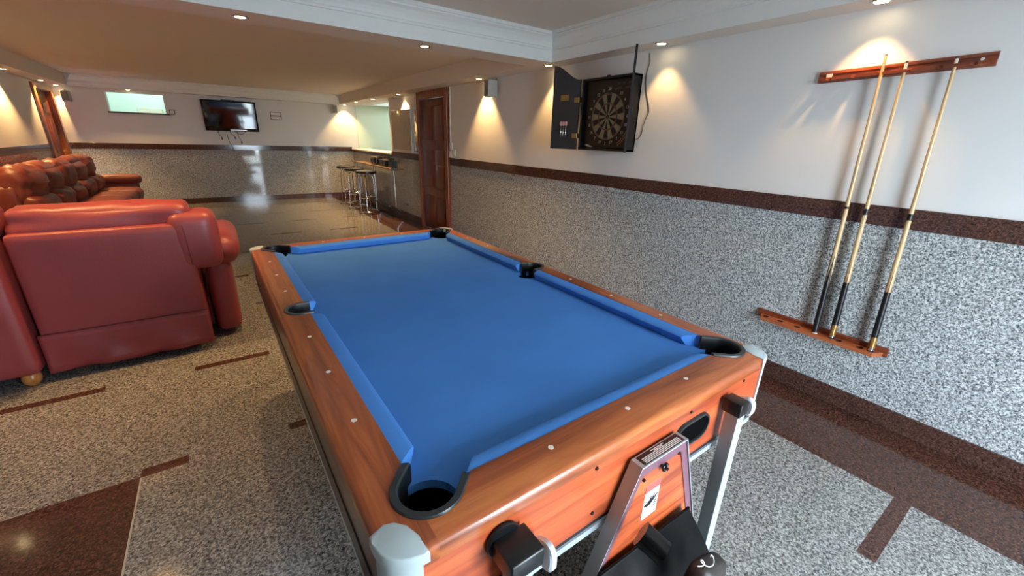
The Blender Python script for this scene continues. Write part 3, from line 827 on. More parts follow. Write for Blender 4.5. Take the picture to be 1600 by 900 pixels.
        for i in range(len(rings)-1):
            for j in range(n_): bm.faces.new((rings[i][j], rings[i][(j+1) % n_], rings[i+1][(j+1) % n_], rings[i+1][j]))
        bm.faces.new(rings[0])
        link('knob', bm, WHITEP, tb, True)
stand(-1, True); stand(1, False)

# ------------------------------------------------------------------ black bag on the near stand
def W2(a, b, y):  # helper: world point on plane Y=y seen at image (a,b), used once to trace the bag's real outline
    d = f + r*((a-800)/640.204) - u*((b-450)/640.204); t = (y-CAM.y)/d.y
    return CAM + d*t
def bag():
    t = thing('accessory_bag', 'black draped bag with a round spout hanging on the pool table stand', 'bag', (-2.05, .34, .0))
    o0 = Vector((-2.05, .34, 0))
    bm = BM()
    # front sheet rows: from the top hem (touching the panel) bulging out and down
    rows_ = []
    top_l, top_r = W2(905, 925, .405), W2(1076, 793, .405)
    n_ = 26; m_ = 22
    for j in range(m_+1):
        v = j/m_
        row = []
        for i in range(n_+1):
            s = i/n_
            p = top_l.lerp(top_r, s)
            out = .085*math.sin(min(1, v*1.15)*PI*.5)*(.55+.45*math.sin(s*PI))
            fold = .018*math.sin(s*13+v*3)*v*(1-v*.3) + .006*math.sin(s*33-v*5)*v
            row.append(Vector((p.x + .30*v*(s-.25), p.y - out - fold, p.z - .44*v*(1-.15*(1-s)) - .02*math.sin(s*PI)*v)))
        rows_.append(row)
    back = [[Vector((p.x, .409, p.z)) for p in row] for row in rows_]
    F = [[bm.verts.new(p-o0) for p in row] for row in rows_]; K = [[bm.verts.new(p-o0) for p in row] for row in back]
    for j in range(m_):
        for i in range(n_):
            bm.faces.new((F[j][i], F[j][i+1], F[j+1][i+1], F[j+1][i])); bm.faces.new((K[j][i], K[j][i+1], K[j+1][i+1], K[j+1][i]))
        bm.faces.new((F[j][0], F[j+1][0], K[j+1][0], K[j][0])); bm.faces.new((F[j][n_], F[j+1][n_], K[j+1][n_], K[j][n_]))
    for i in range(n_):
        bm.faces.new((F[0][i], F[0][i+1], K[0][i+1], K[0][i])); bm.faces.new((F[m_][i], F[m_][i+1], K[m_][i+1], K[m_][i]))
    link('body', bm, BLKC, t, True)
    bm = BM(); tube(bm, [top_l-o0, top_r-o0], .004, 8); link('hem', bm, BLKC, t, True)
    c = W2(1024, 853, .335)-o0; d = Vector((.30, -.75, -.35)).normalized()
    bm = BM(); tube(bm, [c-d*.035, c+d*.010, c+d*.020, c+d*.020, c+d*.006], [.028, .026, .027, .021, .020], 28); link('spout', bm, P('black_gloss', (5, 5, 6), .2, spec=.3), t, True)
    p = thing('pouch', 'small dark brown pouch with a white cord leaning on the black bag', 'pouch', W2(1102, 912, .29)-Vector((0, 0, .02)))
    q0 = p.location
    bm = BM(); puff(bm, (0, .01, .02), (.12, .05, .11), .02, 8, (.005, .008, 0), .004, 30, 4, M=Matrix.Rotation(.35, 4, 'Y')); link('body', bm, POUCH, p, True)
    bm = BM(); pts = []
    for k in range(40):
        s = k/39; a_ = s*3.4*PI
        q = W2(1090+26*s+6*math.sin(a_), 882+7*math.sin(a_+1.2)*(.4+s)-6*s, .253)
        pts.append(q-q0)
    tube(bm, pts, .0011, 6); link('cord', bm, PAPER, p, True)
bag()

# ------------------------------------------------------------------ cue racks and cues
def racks():
    t = thing('cue_rail', 'upper mahogany cue rack rail screwed to the white wall', 'cue rack', (0, .642, 1.80))
    # long: y from .445 (near) to 1.097 (far); slightly raised at the near end as hung
    y0, y1 = -.197, .455
    M = Matrix.Rotation(math.radians(-1.5), 4, 'X')
    bm = BM()
    q = [(0, -.028), (-.010, -.028), (-.012, -.024), (-.016, -.022), (-.016, -.006), (-.012, -.003), (-.012, .010), (-.016, .013), (-.014, .024), (-.010, .028), (0, .028)]
    a = [bm.verts.new((p[0], y0, p[1])) for p in q]; b = [bm.verts.new((p[0], y1, p[1])) for p in q]
    for i in range(len(q)): bm.faces.new((a[i], a[(i+1) % len(q)], b[(i+1) % len(q)], b[i]))
    bm.faces.new(a); bm.faces.new(b); bmesh.ops.transform(bm, matrix=M, verts=bm.verts)
    link('back_board', bm, RACKW, t)
    # front shelf with round notches the cues lie in
    bm = BM(); n_ = 6; ys_ = [y0+.06 + k*(y1-y0-.12)/5 for k in range(6)]
    out = [(-.012, y0+.02)]
    yy = y0+.02
    pts = [(-.050, y0+.02)]
    for yk in ys_:
        pts += [(-.050, yk-.011), (-.036, yk-.009), (-.030, yk), (-.036, yk+.009), (-.050, yk+.011)]
    pts += [(-.050, y1-.02), (-.012, y1-.02), (-.012, y0+.02)]
    prism(bm, [(p[0], p[1]) for p in pts], -.020, -.008); bmesh.ops.transform(bm, matrix=M, verts=bm.verts)
    link('notched_shelf', bm, RACKW, t)
    bm = BM(); box(bm, -.0165, -.014, y1-.062, y1-.035, -.003, .014, 0, .0005); bmesh.ops.transform(bm, matrix=M, verts=bm.verts); link('price_sticker', bm, PAPER, t)
    for y in (y0+.045,):
        bm = BM(); lathe(bm, (-.0145, y, .004+(-.0 if y < 0 else 0)), [(.0001, -.003), (.006, -.002), (.007, .002), (.0001, .002)], axis='X', n=16); bmesh.ops.transform(bm, matrix=M, verts=bm.verts); link('screw_cap', bm, PAPER, t)
    t2 = thing('cue_shelf', 'lower mahogany cue rack shelf with round holes on the granite', 'cue rack', (0, .77, .41))
    y0, y1 = -.335, .335
    bm = BM(); box(bm, -.016, 0, y0, y1, -.022, .028, 0, .004); link('back_board', bm, RACKW, t2)
    # shelf plate with holes
    ys2 = HOLES = [-.222, -.122, -.004, .089, .185, .27]
    lo = [(-.078, y0+.05), (-.016, y0+.02), (-.016, y1-.02), (-.078, y1-.05)]
    bm = BM(); plate_with_holes(bm, [lo]+[arc(-.047, y, .0165, 0, 2*PI*23/24, 23) for y in HOLES], -.022, -.002, 0, 1)
    link('shelf', bm, [RACKL, P('hole_shaded_wood', (52, 24, 14), .7)], t2)  # hole walls darkened: shade inside the holes put into the wood colour
    for y in HOLES:
        bm = BM(); lathe(bm, (-.047, y, -.02), [(.0001, 0), (.0165, 0), (.0165, .004), (.0001, .004)], n=20); link('hole_bottom', bm, VOID, t2)  # near-black discs paint the shade at the hole bottoms
racks()

def cue(base, top, label, style):
    base = Vector(base); top = Vector(top); L = (top-base).length
    t = thing('pool_cue', label, 'cue', base, 0, None)
    d = (top-base).normalized(); q = Vector((0, 0, 1)).rotation_difference(d); t.rotation_mode = 'QUATERNION'; t.rotation_quaternion = q
    def seg(name, s0, s1, r0, r1, m, extra=None):
        bm = BM(); tube(bm, [(0, 0, s0*L), (0, 0, s1*L)], [r0, r1], 16); return link(name, bm, m, t, True)
    R0, R1 = .0145, .0062
    def rr(s): return R0 + (R1-R0)*s
    if style == 'a':
        seg('butt_cap', 0, .012, .0135, .0145, WHITEP); seg('wrap', .012, .215, R0+.001, rr(.215)+.001, BLACKW)
        # pointed black splice over maple
        bm = BM(); n_ = 16
        tube(bm, [(0, 0, .215*L), (0, 0, .50*L)], [rr(.215), rr(.50)], 16, 0)
        link('butt', bm, MAPLE, t, True)
        bm = BM()
        for k in range(4):
            a_ = k*PI/2+.4
            z0, z1 = .215*L, .34*L; Ra, Rb = rr(.215)+.0008, rr(.34)+.0004
            v = [bm.verts.new((Ra*math.cos(a_-.72), Ra*math.sin(a_-.72), z0)), bm.verts.new((Ra*1.02*math.cos(a_-.35), Ra*1.02*math.sin(a_-.35), z0)), bm.verts.new((Ra*1.04*math.cos(a_), Ra*1.04*math.sin(a_), z0)), bm.verts.new((Ra*1.02*math.cos(a_+.35), Ra*1.02*math.sin(a_+.35), z0)), bm.verts.new((Ra*math.cos(a_+.72), Ra*math.sin(a_+.72), z0)), bm.verts.new((Rb*math.cos(a_), Rb*math.sin(a_), z1))]
            for i in range(4): bm.faces.new((v[i], v[i+1], v[5]))
        link('splice', bm, BLACKW, t)
        seg('joint_ring', .500, .508, rr(.5)+.0012, rr(.5)+.0012, BLACKP); seg('shaft', .508, .975, rr(.508), rr(.975), MAPLE)
        seg('ferrule', .975, .995, rr(.975), .006, P('bare_ferrule', (190, 150, 100), .5)); seg('tip', .995, 1.0, .0058, .005, P('worn_tip', (120, 84, 60), .8))
    else:
        seg('bumper', 0, .014, .0135, .0148, BLACKP); seg('butt_ring', .014, .024, .0152, .0152, CHROME); seg('butt_sleeve', .024, .068, R0+.0006, R0+.0006, GOLD)
        seg('wrap', .068, .232, R0+.001, rr(.232)+.001, BLACKW); seg('wrap_ring', .232, .243, rr(.24)+.0012, rr(.24)+.0012, BLACKP)
        seg('forearm', .243, .500, rr(.243), rr(.5), MAPLE)
        bm = BM()
        for k in range(4):
            a_ = k*PI/2+.3; z0 = .243*L
            for (za, zb, wd) in ((0, .035, .38), (.035, .09, .16)):
                Ra, Rb = rr(.25)+.0008, rr(.30)+.0006
                v = [bm.verts.new((Ra*math.cos(a_-wd), Ra*math.sin(a_-wd), z0+za*L)), bm.verts.new((Ra*1.03*math.cos(a_), Ra*1.03*math.sin(a_), z0+za*L)), bm.verts.new((Ra*math.cos(a_+wd), Ra*math.sin(a_+wd), z0+za*L)), bm.verts.new((Rb*math.cos(a_), Rb*math.sin(a_), z0+zb*L))]
                bm.faces.new((v[0], v[1], v[3])); bm.faces.new((v[1], v[2], v[3]))
        link('inlay', bm, P('walnut_inlay', (132, 84, 48), .4), t)
        seg('joint_collar', .500, .522, rr(.5)+.0014, rr(.52)+.0014, BLACKP); seg('shaft', .522, .972, rr(.522), rr(.972), MAPLE)
        seg('ferrule', .972, .992, .0064, .0063, P('ferrule_white', (216, 208, 190), .4)); seg('tip', .992, 1.0, .0063, .0055, P('tip_dark', (60, 56, 60), .8))
CB = -.047
cue((CB, .766, .395), (-.038, .822, 1.865), 'cue with plain pointed black butt and white end, leftmost in the rack', 'a')
cue((CB, .681, .395), (-.038, .735, 1.826), 'middle cue of the three, pale shaft with short black collar', 'b')
cue((CB, .500+.0, .395), (-.038, .566, 1.826), 'rightmost cue of the three, nearest the camera', 'b')

# ------------------------------------------------------------------ dart cabinet
def dart():
    y0, y1, z0, z1, dep = 2.30, 2.845, 1.362, 1.925, .10
    yc, zc = 2.562, 1.628
    t = thing('dart_cabinet', 'open black dartboard cabinet hanging on the right wall', 'dartboard', (0, yc, z0))
    O = Vector((0, yc, z0))
    bm = BM()
    def bx(x0, x1, a, b, c, d, mi=0, bev=.003): box(bm, x0, x1, a-yc, b-yc, c-z0, d-z0, mi, bev)
    bx(-.02, 0, y0, y1, z0, z1); bx(-dep, 0, y0, y0+.018, z0, z1); bx(-dep, 0, y1-.018, y1, z0, z1); bx(-dep, 0, y0, y1, z0, z0+.018); bx(-dep, 0, y0, y1, z1-.018, z1)
    link('case', bm, CABBLK, t)
    bm = BM(); lathe(bm, (-.05, 2.60-yc, z1-z0+.002), [(.018, 0), (.018, .010), (.010, .016), (.0001, .016)], n=14); link('hanger', bm, BLACKP, t)
    # board
    bd = BM(); xb = -.062
    box(bd, -.06, -.02, y0+.02-yc, y1-.02-yc, .02, z1-z0-.02, 0, .002)
    link('board_body', bd, CABBLK, t)
    bm = BM(); cy, cz_ = yc+.0-yc, zc-z0
    # face is seen from -x: angle measured clockwise on the face as seen = +y is left
    def pt(R, a, x=xb): return (x, cy - R*math.sin(a), cz_ + R*math.cos(a))
    def sector(r0, r1, a0, a1, mi, x=xb, n_=3):
        for k in range(n_):
            b0 = a0+(a1-a0)*k/n_; b1 = a0+(a1-a0)*(k+1)/n_
            bm.faces.new([bm.verts.new(pt(*q)) for q in ((r0, b0, x), (r1, b0, x), (r1, b1, x), (r0, b1, x))]).material_index = mi
    for k in range(20):
        a0 = (k-.5)*PI/10; a1 = (k+.5)*PI/10; dk = k % 2 == 0
        g = .006
        sector(.016, .095, a0, a1, 1 if dk else 0); sector(.095, .106, a0, a1, 2 if dk else 3, xb-.0005)
        sector(.106, .166, a0, a1, 1 if dk else 0); sector(.166, .176, a0, a1, 2 if dk else 0, xb-.0005)
    sector(.0005, .007, 0, 2*PI, 2, xb-.001, 16); sector(.007, .016, 0, 2*PI, 1, xb-.0006, 20)
    b_o = link('target_face', bm, [TAN, DBLK, DRED, DGRN], t)
    bm = BM(); 
    for R in (.016, .095, .106, .166, .178): ring_tube(bm, (xb-.001, cy, cz_), R, .0011 if R < .17 else .003, 'X', 60, 6, 0)
    for k in range(20):
        a = (k+.5)*PI/10; tube(bm, [pt(.016, a, xb-.001), pt(.178, a, xb-.001)], .0009, 5)
    link('spider', bm, P('spider_grey', (132, 126, 110), .5, .3), b_o)
    for k, s in enumerate((20, 1, 18, 4, 13, 6, 10, 15, 2, 17, 3, 19, 7, 16, 8, 11, 14, 9, 12, 5)):
        a = k*PI/10; p = pt(.208, a, xb-.0015)
        M = Matrix.Translation(p) @ Matrix(((0, 0, -1, 0), (-1, 0, 0, 0), (0, 1, 0, 0), (0, 0, 0, 1)))
        bm = BM(); text_into(bm, str(s), .033, M); link('number', bm, DNUM, b_o)
    # printed marks: pale winged badge lower left, coloured arc of print lower right
    bm = BM(); e = .0012
    prism(bm, [(.205+0*1, .030), (.235, .040), (.225, .048), (.200, .046), (.165, .036), (.140, .026), (.170, .026)], xb+.001, xb-.0012, 0, axis='X')
    for k in range(26):
        a = .80*PI - k % 13 * .0135*PI; R = .258 if k < 13 else .241
        p = pt(R, a+.02*PI, xb); s_ = .0045
        box(bm, xb-.0012, xb+.001, p[1]-s_, p[1]+s_, p[2]-s_*.8, p[2]+s_*.8, 1)
    link('print', bm, [DNUM, ORNG], t)
    bm = BM(); 
    for k in range(3): box(bm, xb-.004, xb+.001, -.215+k*.055, -.185+k*.055, .50, .515, 0, .002)
    for k in range(2): box(bm, xb-.004, xb+.001, -.215+k*.09, -.165+k*.09, .467, .48, 0, .002)
    box(bm, xb-.003, xb+.001, -.025, .025, .49, .497, 0, .001)
    link('button_row', bm, P('button_grey', (58, 58, 60), .4), t)
    # doors: left one folded back against the wall, right one pointing at the viewer
    def door(hinge_y, ang, side):
        w = .30
        dr = bpy.data.objects.new('door', None); COL.objects.link(dr); dr.parent = t
        dr.location = (-dep-.004, hinge_y-yc, 0); dr.rotation_euler = (0, 0, ang)
        # leaf in local XZ: x from 0 (hinge) to w ; top profile rises to the free edge
        zt0, zt1 = z1-z0, z1-z0+.128
        pr_ = [(0, 0), (w, 0), (w, zt1)] + [(w*(1-k/12), zt0+(zt1-zt0)*(1-smoothstep(k/12*1.02))) for k in range(1, 13)]
        bm = BM(); prism(bm, pr_, -.008, .008, axis='Y')
        link('leaf', bm, CABIN if side == 'L' else CABBLK, dr)
        return dr
    d1 = door(y1+.020, math.radians(90+9), 'L')
    d1['label'] = 'left cabinet door folded back, holding three darts'
    bm = BM(); box(bm, .115, .205, .008, .010, .405, .452, 0, .001); box(bm, .120, .2, .010, .0106, .412, .416, 1)
    link('brass_plaque', bm, [BRASS, P('plaque_print', (110, 92, 48), .5)], d1)
    bm = BM(); box(bm, .06, .25, .008, .012, .155, .162, 0, .001); link('dart_holder', bm, DARKM, d1)
    for z in (.115, .405):
        bm = BM(); box(bm, .008, .05, .008, .011, z-.02, z+.02, 0, .001); tube(bm, [(0, .010, z-.022), (0, .010, z+.022)], .005, 10); box(bm, -.03, -.004, .003, .009, z-.02, z+.02, 1, .001)
        link('hinge', bm, [BRASS, CABBLK], d1)
    d2 = door(y0+.004, math.radians(180+41), 'R'); d2['label'] = 'right cabinet door seen edge-on'
    bm = BM(); box(bm, .27, .29, .008, .02, .26, .30, 0, .003); link('pull', bm, BLACKP, d2)
    # three darts in the door holder
    Md = Matrix.Translation(O) @ Matrix.Translation((-dep-.004, y1+.020-yc, 0)) @ Matrix.Rotation(math.radians(99), 4, 'Z')
    for k, lx in enumerate((.118, .146, .174)):
        p = Md @ Vector((lx, .018, .10))
        dt = thing('dart', ('leftmost', 'middle', 'rightmost')[2-k] + ' of the three pink-flighted darts on the cabinet door', 'dart', p, math.radians(99), 'darts in the open cabinet door')
        bm = BM(); lathe(bm, (0, 0, 0), [(.0002, 0), (.0012, .02), (.0032, .03), (.0035, .07), (.0018, .074), (.0016, .10)], n=10); link('barrel', bm, CHROME, dt, True)
        bm = BM()
        fl = [(.001, .095), (.011, .103), (.012, .125), (.006, .134), (.001, .134)]
        for a_ in range(4):
            Mr = Matrix.Rotation(a_*PI/2+.5, 4, 'Z'); n0 = len(bm.verts)
            prism(bm, fl, -.0004, .0004, axis='Y'); bm.verts.ensure_lookup_table(); bmesh.ops.transform(bm, matrix=Mr, verts=bm.verts[n0:])
        link('flight', bm, PINKF, dt)
    # cable
    bm = BM(); pts = [(-.004, 2.26, 2.06), (-.006, 2.245, 2.0), (-.005, 2.262, 1.94), (-.005, 2.262, 1.86), (-.005, 2.24, 1.78), (-.006, 2.205, 1.70), (-.006, 2.196, 1.655), (-.006, 2.215, 1.62), (-.006, 2.235, 1.56), (-.006, 2.24, 1.50), (-.007, 2.262, 1.465), (-.007, 2.285, 1.455)]
    tube(bm, pts, .0028, 8)
    tag(link('power_cable', bm, P('grey_cable', (96, 88, 80), .5), None, True), 'thin grey cable running down the wall beside the dart cabinet', 'cable')
dart()

# ------------------------------------------------------------------ wall speakers
def speaker(loc, rz, label):
    t = thing('wall_speaker', label, 'speaker', loc, rz)
    bm = BM(); prism(bm, [(-.065, 0), (.065, 0), (.05, -.11), (-.05, -.11)], -.085, .085); bmesh.ops.bevel(bm, geom=bm.edges[:], offset=.006, segments=2, affect='EDGES'); link('cabinet', bm, SPKG, t, True)
    bm = BM(); box(bm, -.044, .044, -.113, -.108, -.075, .075, 0, .003); link('grille', bm, P('grille_grey', (118, 120, 120), .7), t)
    bm = BM(); box(bm, -.012, .012, 0, .03, -.03, .03, 0, .003); tube(bm, [(0, .0, .03), (0, .02, .09), (0, .028, .11)], .004, 8); link('bracket', bm, DARKM, t)
speaker((-.03, 4.36, 1.965), math.radians(-90), 'grey wall speaker beside the door on the right wall')
speaker((-.34, YF-.03, 1.975), 0, 'small grey wall speaker at the far right corner')
speaker((-4.70, YF-.03, 1.92), 0, 'small wall speaker between the corner door and the serving hatch')

# ------------------------------------------------------------------ tv
def tv():
    W, H = .92, .575
    t = thing('television', 'black flat television mounted on the far wall', 'television', (-2.366, YF-.13, 1.72)); t.rotation_euler = (math.radians(5), 0, 0)
    bm = BM(); box(bm, -W/2, W/2, -.02, .03, -H/2, H/2, 0, .008); box(bm, -W/2+.1, W/2-.1, .02, .05, -.18, .2, 0, .01); link('housing', bm, P('tv_gloss_black', (8, 8, 9), .12), t, True)
    bm = BM(); box(bm, -W/2+.03, W/2-.03, -.0215, -.0195, -H/2+.06, H/2-.03); link('screen', bm, SCREEN, t)
    bm = BM(); box(bm, -.05, .24, -.0225, -.0195, -H/2+.018, -H/2+.036, 0, .001); link('bezel_bar', bm, P('tv_silver', (190, 190, 188), .2, .7), t)  # bright silvery bar low on the bezel, right of centre
    bm = BM(); box(bm, -.12, .12, .048, .095, -.12, .30, 0, .004); link('wall_bracket', bm, DARKM, t)
    specs = [((-.26, 0), (-.22, -.14), 'short black cable with plug, leftmost under the television'), ((-.12, 0), (-.06, -.36), 'longest black cable dangling from the television'), ((-.06, 0), (.01, -.12), 'second short black cable under the television'), ((.07, 0), (.11, -.21), 'thick black cable with plug under the television, right of the longest')]
    for k, (a, b, lb) in enumerate(specs):
        c = thing('cable', lb, 'cable', (-2.366+a[0], YF-.05, 1.45), 0, 'cables hanging under the television')
        bm = BM(); dx, dz = b[0]-a[0], b[1]
        tube(bm, [(0, 0, .03), (dx*.15-.01, -.004, dz*.3), (dx*.45-.012, 0, dz*.65), (dx*.8, .004, dz*.85), (dx, 0, dz)], .005, 8); link('cord', bm, BLACKP, c, True)
        bm = BM(); box(bm, dx-.012, dx+.014, -.008, .008, dz-.05, dz, 0, .003); link('plug', bm, BLACKP, c)
    bm = BM(); tube(bm, [(-2.366+.0+.26*math.sin(a)*.35+.12, YF-.04, 1.45-.07*math.cos(a)**1) for a in [-PI/2+PI*i/14 for i in range(15)]], .004, 8)
    tag(link('cable', bm, BLACKP, None, True), 'black cable loop under the right half of the television', 'cable')
tv()

# plates on the far wall
def plate(name, x, z, w, h, label, cells):
    t = thing(name, label, 'wall plate', (x, YF, z))
    bm = BM(); box(bm, -w/2, w/2, -.010, 0, -h/2, h/2, 0, .002); link('frame', bm, P('plate_bronze', (84, 68, 56), .4, .4), t)
    ch = h/cells
    for k in range(cells):
        bm = BM(); box(bm, -w/2+.012, w/2-.012, -.013, -.009, -h/2+ch*k+.01, -h/2+ch*(k+1)-.01, 0, .002); link('insert', bm, SWP, t)
plate('wall_plate', -3.305, 1.745, .085, .085, 'small square light switch plate beside the serving hatch', 1)
plate('wall_plate', -1.54, 1.77, .21, .155, 'wide two-row socket plate right of the television', 2)

# ------------------------------------------------------------------ right wall door, switches, conduit
def door_right():
    D0, D1 = 5.66, 6.56
    d = thing('door_2', 'dark red wooden door with heavy frame in the right wall', None, (0, D0, 0)); d['kind'] = 'structure'
    W = D1-D0; bm = BM()
    box(bm, -.045, .13, -.09, 0, 0, 2.077, 0, .006); box(bm, -.045, .13, W, W+.07, 0, 2.077, 0, .006); box(bm, -.045, .13, 0, W, 1.97, 2.077, 0, .006)
    link('frame', bm, DOORF, d)
    bm = BM(); box(bm, .0, .04, .003, W-.003, .005, 1.967, 0, .002)
    for z0, z1 in ((.15, .55), (.68, 1.25), (1.38, 1.86)):
        for y0 in (.10, W/2+.04): box(bm, -.010, .004, y0, y0+W/2-.14, z0, z1, 0, .012)
    bmesh.ops.translate(bm, vec=(-.0, 0, 0), verts=bm.verts[:])
    link('leaf', bm, DOORW, d, True)
    bm = BM(); tube(bm, [(.0, .09, 1.03), (-.05, .09, 1.03), (-.055, .10, 1.03), (-.055, .20, 1.03)], .009, 10); link('handle', bm, BRASS, d, True)
door_right()
bm = BM(); box(bm, -.016, 0, 5.525, 5.55, 1.36, ZS, 0, .002); tag(link('cable_trunking', bm, SWP, None), 'thin white cable trunking beside the dark wooden door', 'trunking')
for (y, z, h, lb) in ((5.515, 1.315, .10, 'white switch box under the trunking beside the door'), (5.43, 1.235, .085, 'lowest white switch plate right of the door'), (5.535, 1.215, .085, 'white switch plate touching the door frame')):
    t = thing('light_switch', lb, 'switch', (0, y, z))
    bm = BM(); box(bm, -.022, 0, -.036, .036, -h/2, h/2, 0, .004); link('plate', bm, SWP, t)
    bm = BM(); box(bm, -.027, -.021, -.012, .012, -.02, .02, 0, .002); link('rocker', bm, WHITEP, t)
for (y, z, lb) in ((8.1, 1.0, 'round white cap on the bar half wall under the counter'), ):
    bm = BM(); lathe(bm, (-.001, y, z), [(.0001, -.018), (.03, -.014), (.034, 0), (.0001, 0)], axis='X', n=20); tag(link('blanking_disc', bm, SWP, None, True), lb, 'cap')
t = thing('wall_socket', 'low double socket on the granite near the dark door', 'socket', (0, 7.35, .25))
bm = BM(); box(bm, -.01, 0, -.07, .07, -.035, .035, 0, .003); link('plate', bm, P('granite_grey_plate', (140, 134, 124), .35), t)
for s_ in (-.033, .033):
    bm = BM(); lathe(bm, (-.011, s_, 0), [(.0001, -.002), (.02, -.002), (.022, .002), (.0001, .002)], axis='X', n=18); link('socket', bm, BLACKP, t)

# ------------------------------------------------------------------ radiator
def radiator():
    t = thing('radiator', 'tall pale column radiator on the wall between bar opening and dark door', 'radiator', (-.02, 7.15, 1.22))
    bm = BM(); y0, y1, h = -.43, .43, .62
    n_ = 14
    for k in range(n_):
        y = y0+.02+(y1-y0-.04)*k/(n_-1)
        prism(bm, [(-.10, y-.024), (-.092, y-.029), (-.045, y-.029), (-.045, y+.029), (-.092, y+.029), (-.10, y+.024)], 0, h)
    link('front_panel', bm, P('radiator_warm_lit', (176, 166, 146), .35), t)  # beige is warm grazing light put into the pale radiator's colour
    for q, y in ((0, y0-.012), (1, y0+.0), (2, y1+.005)):
        pass
    for y in (y0-.018, y1+.018):
        for x in (-.095, -.07, -.045):
            bm = BM(); tube(bm, [(x, y, -.02), (x, y, h+.01)], .010, 10); link('column', bm, RADW, t, True)
        for z in (-.03, h+.01):
            bm = BM(); tube(bm, [(-.105, y, z), (-.02, y, z)], .016, 10); link('header', bm, RADW, t, True)
    bm = BM(); tube(bm, [(-.06, y0-.03, -.01), (-.06, y0-.10, -.01), (0, y0-.10, -.01)], .010, 8); v_ = link('valve', bm, CHROME, t, True)
    bm = BM(); tube(bm, [(-.06, y0-.08, .0), (-.06, y0-.08, .05)], .018, 12); link('valve_head', bm, WHITEP, v_, True)
    bm = BM()
    for z in (.08, h-.1): box(bm, -.05, 0, -.3, -.27, z, z+.04); box(bm, -.05, 0, .27, .3, z, z+.04)
    link('bracket', bm, DARKM, t)
radiator()

# ------------------------------------------------------------------ bar ledge, foot rail, stools
def ledge():
    t = thing('bar_ledge', 'narrow bar shelf on chrome posts along the half wall', 'shelf', (-.03, 8.75, 0))
    bm = BM(); box(bm, -.20, .015, -1.35, 1.30, .865, .885, 0, .004); link('top', bm, P('ledge_brown', (120, 100, 84), .2), t)
    bm = BM(); box(bm, -.212, -.10, -1.38, -1.30, .855, .892, 0, .004); link('end_cap', bm, CHROME, t)
    for y in (-1.25, -.1, 1.15):
        bm = BM(); tube(bm, [(-.14, y, .865), (-.13, y, .20), (-.06, y, .10), (.015, y, .10)], .016, 12); link('post', bm, CHROME, t, True)
    r_ = thing('foot_rail', 'low dark foot rail with chrome end below the bar shelf', 'foot rail', (-.03, 8.75, 0))
    bm = BM(); tube(bm, [(-.17, -1.02, .17), (-.17, 1.3, .17)], .020, 12); link('rail', bm, DARKM, r_, True)
    bm = BM(); tube(bm, [(-.17, -1.06, .17), (-.17, -.99, .17)], .026, 14); link('end_cap', bm, CHROME, r_, True)
    for y in (-.95, 0, 1.2):
        bm = BM(); tube(bm, [(-.17, y, .17), (-.12, y, .10), (-.08, y, 0.002)], .012, 8); link('foot', bm, CHROME, r_, True)
    # dark items kept on the shelf
    for k, (y, lb) in enumerate(((8.75, 'round black stereo with two knobs on the bar shelf'), (8.2, 'long low black box in the middle of the bar shelf'), (7.72, 'black upright container at the near end of the bar shelf'))):
        c = thing(('stereo', 'storage_box', 'container')[k], lb, ('stereo', 'box', 'container')[k], (-.10, y, .8855))
        if k == 0:
            bm = BM(); puff(bm, (0, 0, .075), (.11, .34, .15), .03, 6); link('body', bm, BLACKP, c, True)
            for q in (-.09, .09):
                bm = BM(); lathe(bm, (-.056, q, .075), [(.0001, -.008), (.035, -.008), (.045, 0), (.0001, 0)], axis='X', n=20); link('speaker_cone', bm, DARKM, c, True)
        elif k == 1:
            bm = BM(); box(bm, -.05, .05, -.17, .17, 0, .11, 0, .008); link('body', bm, BLACKP, c)
            bm = BM(); box(bm, -.055, .055, -.175, .175, .095, .115, 0, .006); link('lid', bm, BLACKP, c)
            bm = BM(); box(bm, -.056, -.05, -.03, .03, .02, .075, 0, .002); link('latch', bm, P('latch_grey', (96, 92, 88), .4), c)
        else:
            bm = BM(); prism(bm, [(-.045, -.11), (.045, -.11), (.045, .11), (-.045, .11)], 0, .125); box(bm, -.045, .045, .03, .1, .125, .165, 0, .004); link('body', bm, BLACKP, c)
            bm = BM(); tube(bm, [(0, -.09, .125), (0, -.06, .165), (0, -.0, .17), (0, .03, .14)], .006, 8); link('handle', bm, BLACKP, c, True)
ledge()

def stool(loc, label, rz=0):
    t = thing('bar_stool', label, 'stool', loc, rz, 'chrome bar stools at the bar shelf')
    bm = BM(); lathe(bm, (0, 0, 0), [(.0001, .735), (.165, .735), (.185, .745), (.192, .765), (.185, .79), (.15, .80), (.0001, .803)], n=32); link('seat', bm, SEATB, t, True)
    bm = BM(); ring_tube(bm, (0, 0, .742), .180, .008, n=32, m=8); link('seat_rim', bm, CHROME, t, True)
    for k in range(4):
        a = PI/4+k*PI/2; c_, s_ = math.cos(a), math.sin(a)
        bm = BM(); tube(bm, [(.05*c_, .05*s_, .735), (.10*c_, .10*s_, .70), (.125*c_, .125*s_, .64), (.155*c_, .155*s_, .03)], .0085, 10); link('leg', bm, CHROME, t, True)
    bm = BM(); ring_tube(bm, (0, 0, .29), .150, .009, n=32, m=8); link('foot_ring', bm, CHROME, t, True)
    bm = BM(); ring_tube(bm, (0, 0, .022), .185, .012, n=36, m=8)
    ring_tube(bm, (0, 0, .030), .155, .008, n=36, m=8); link('base_ring', bm, CHROME, t, True)
stool((-.435, 8.30, 0), 'black-topped chrome bar stool nearest the camera at the bar', .3)
stool((-.47, 9.0, 0), 'black-topped chrome bar stool between the two others', .9)
stool((-.46, 9.72, 0), 'black-topped chrome bar stool deepest in the corner', .1)

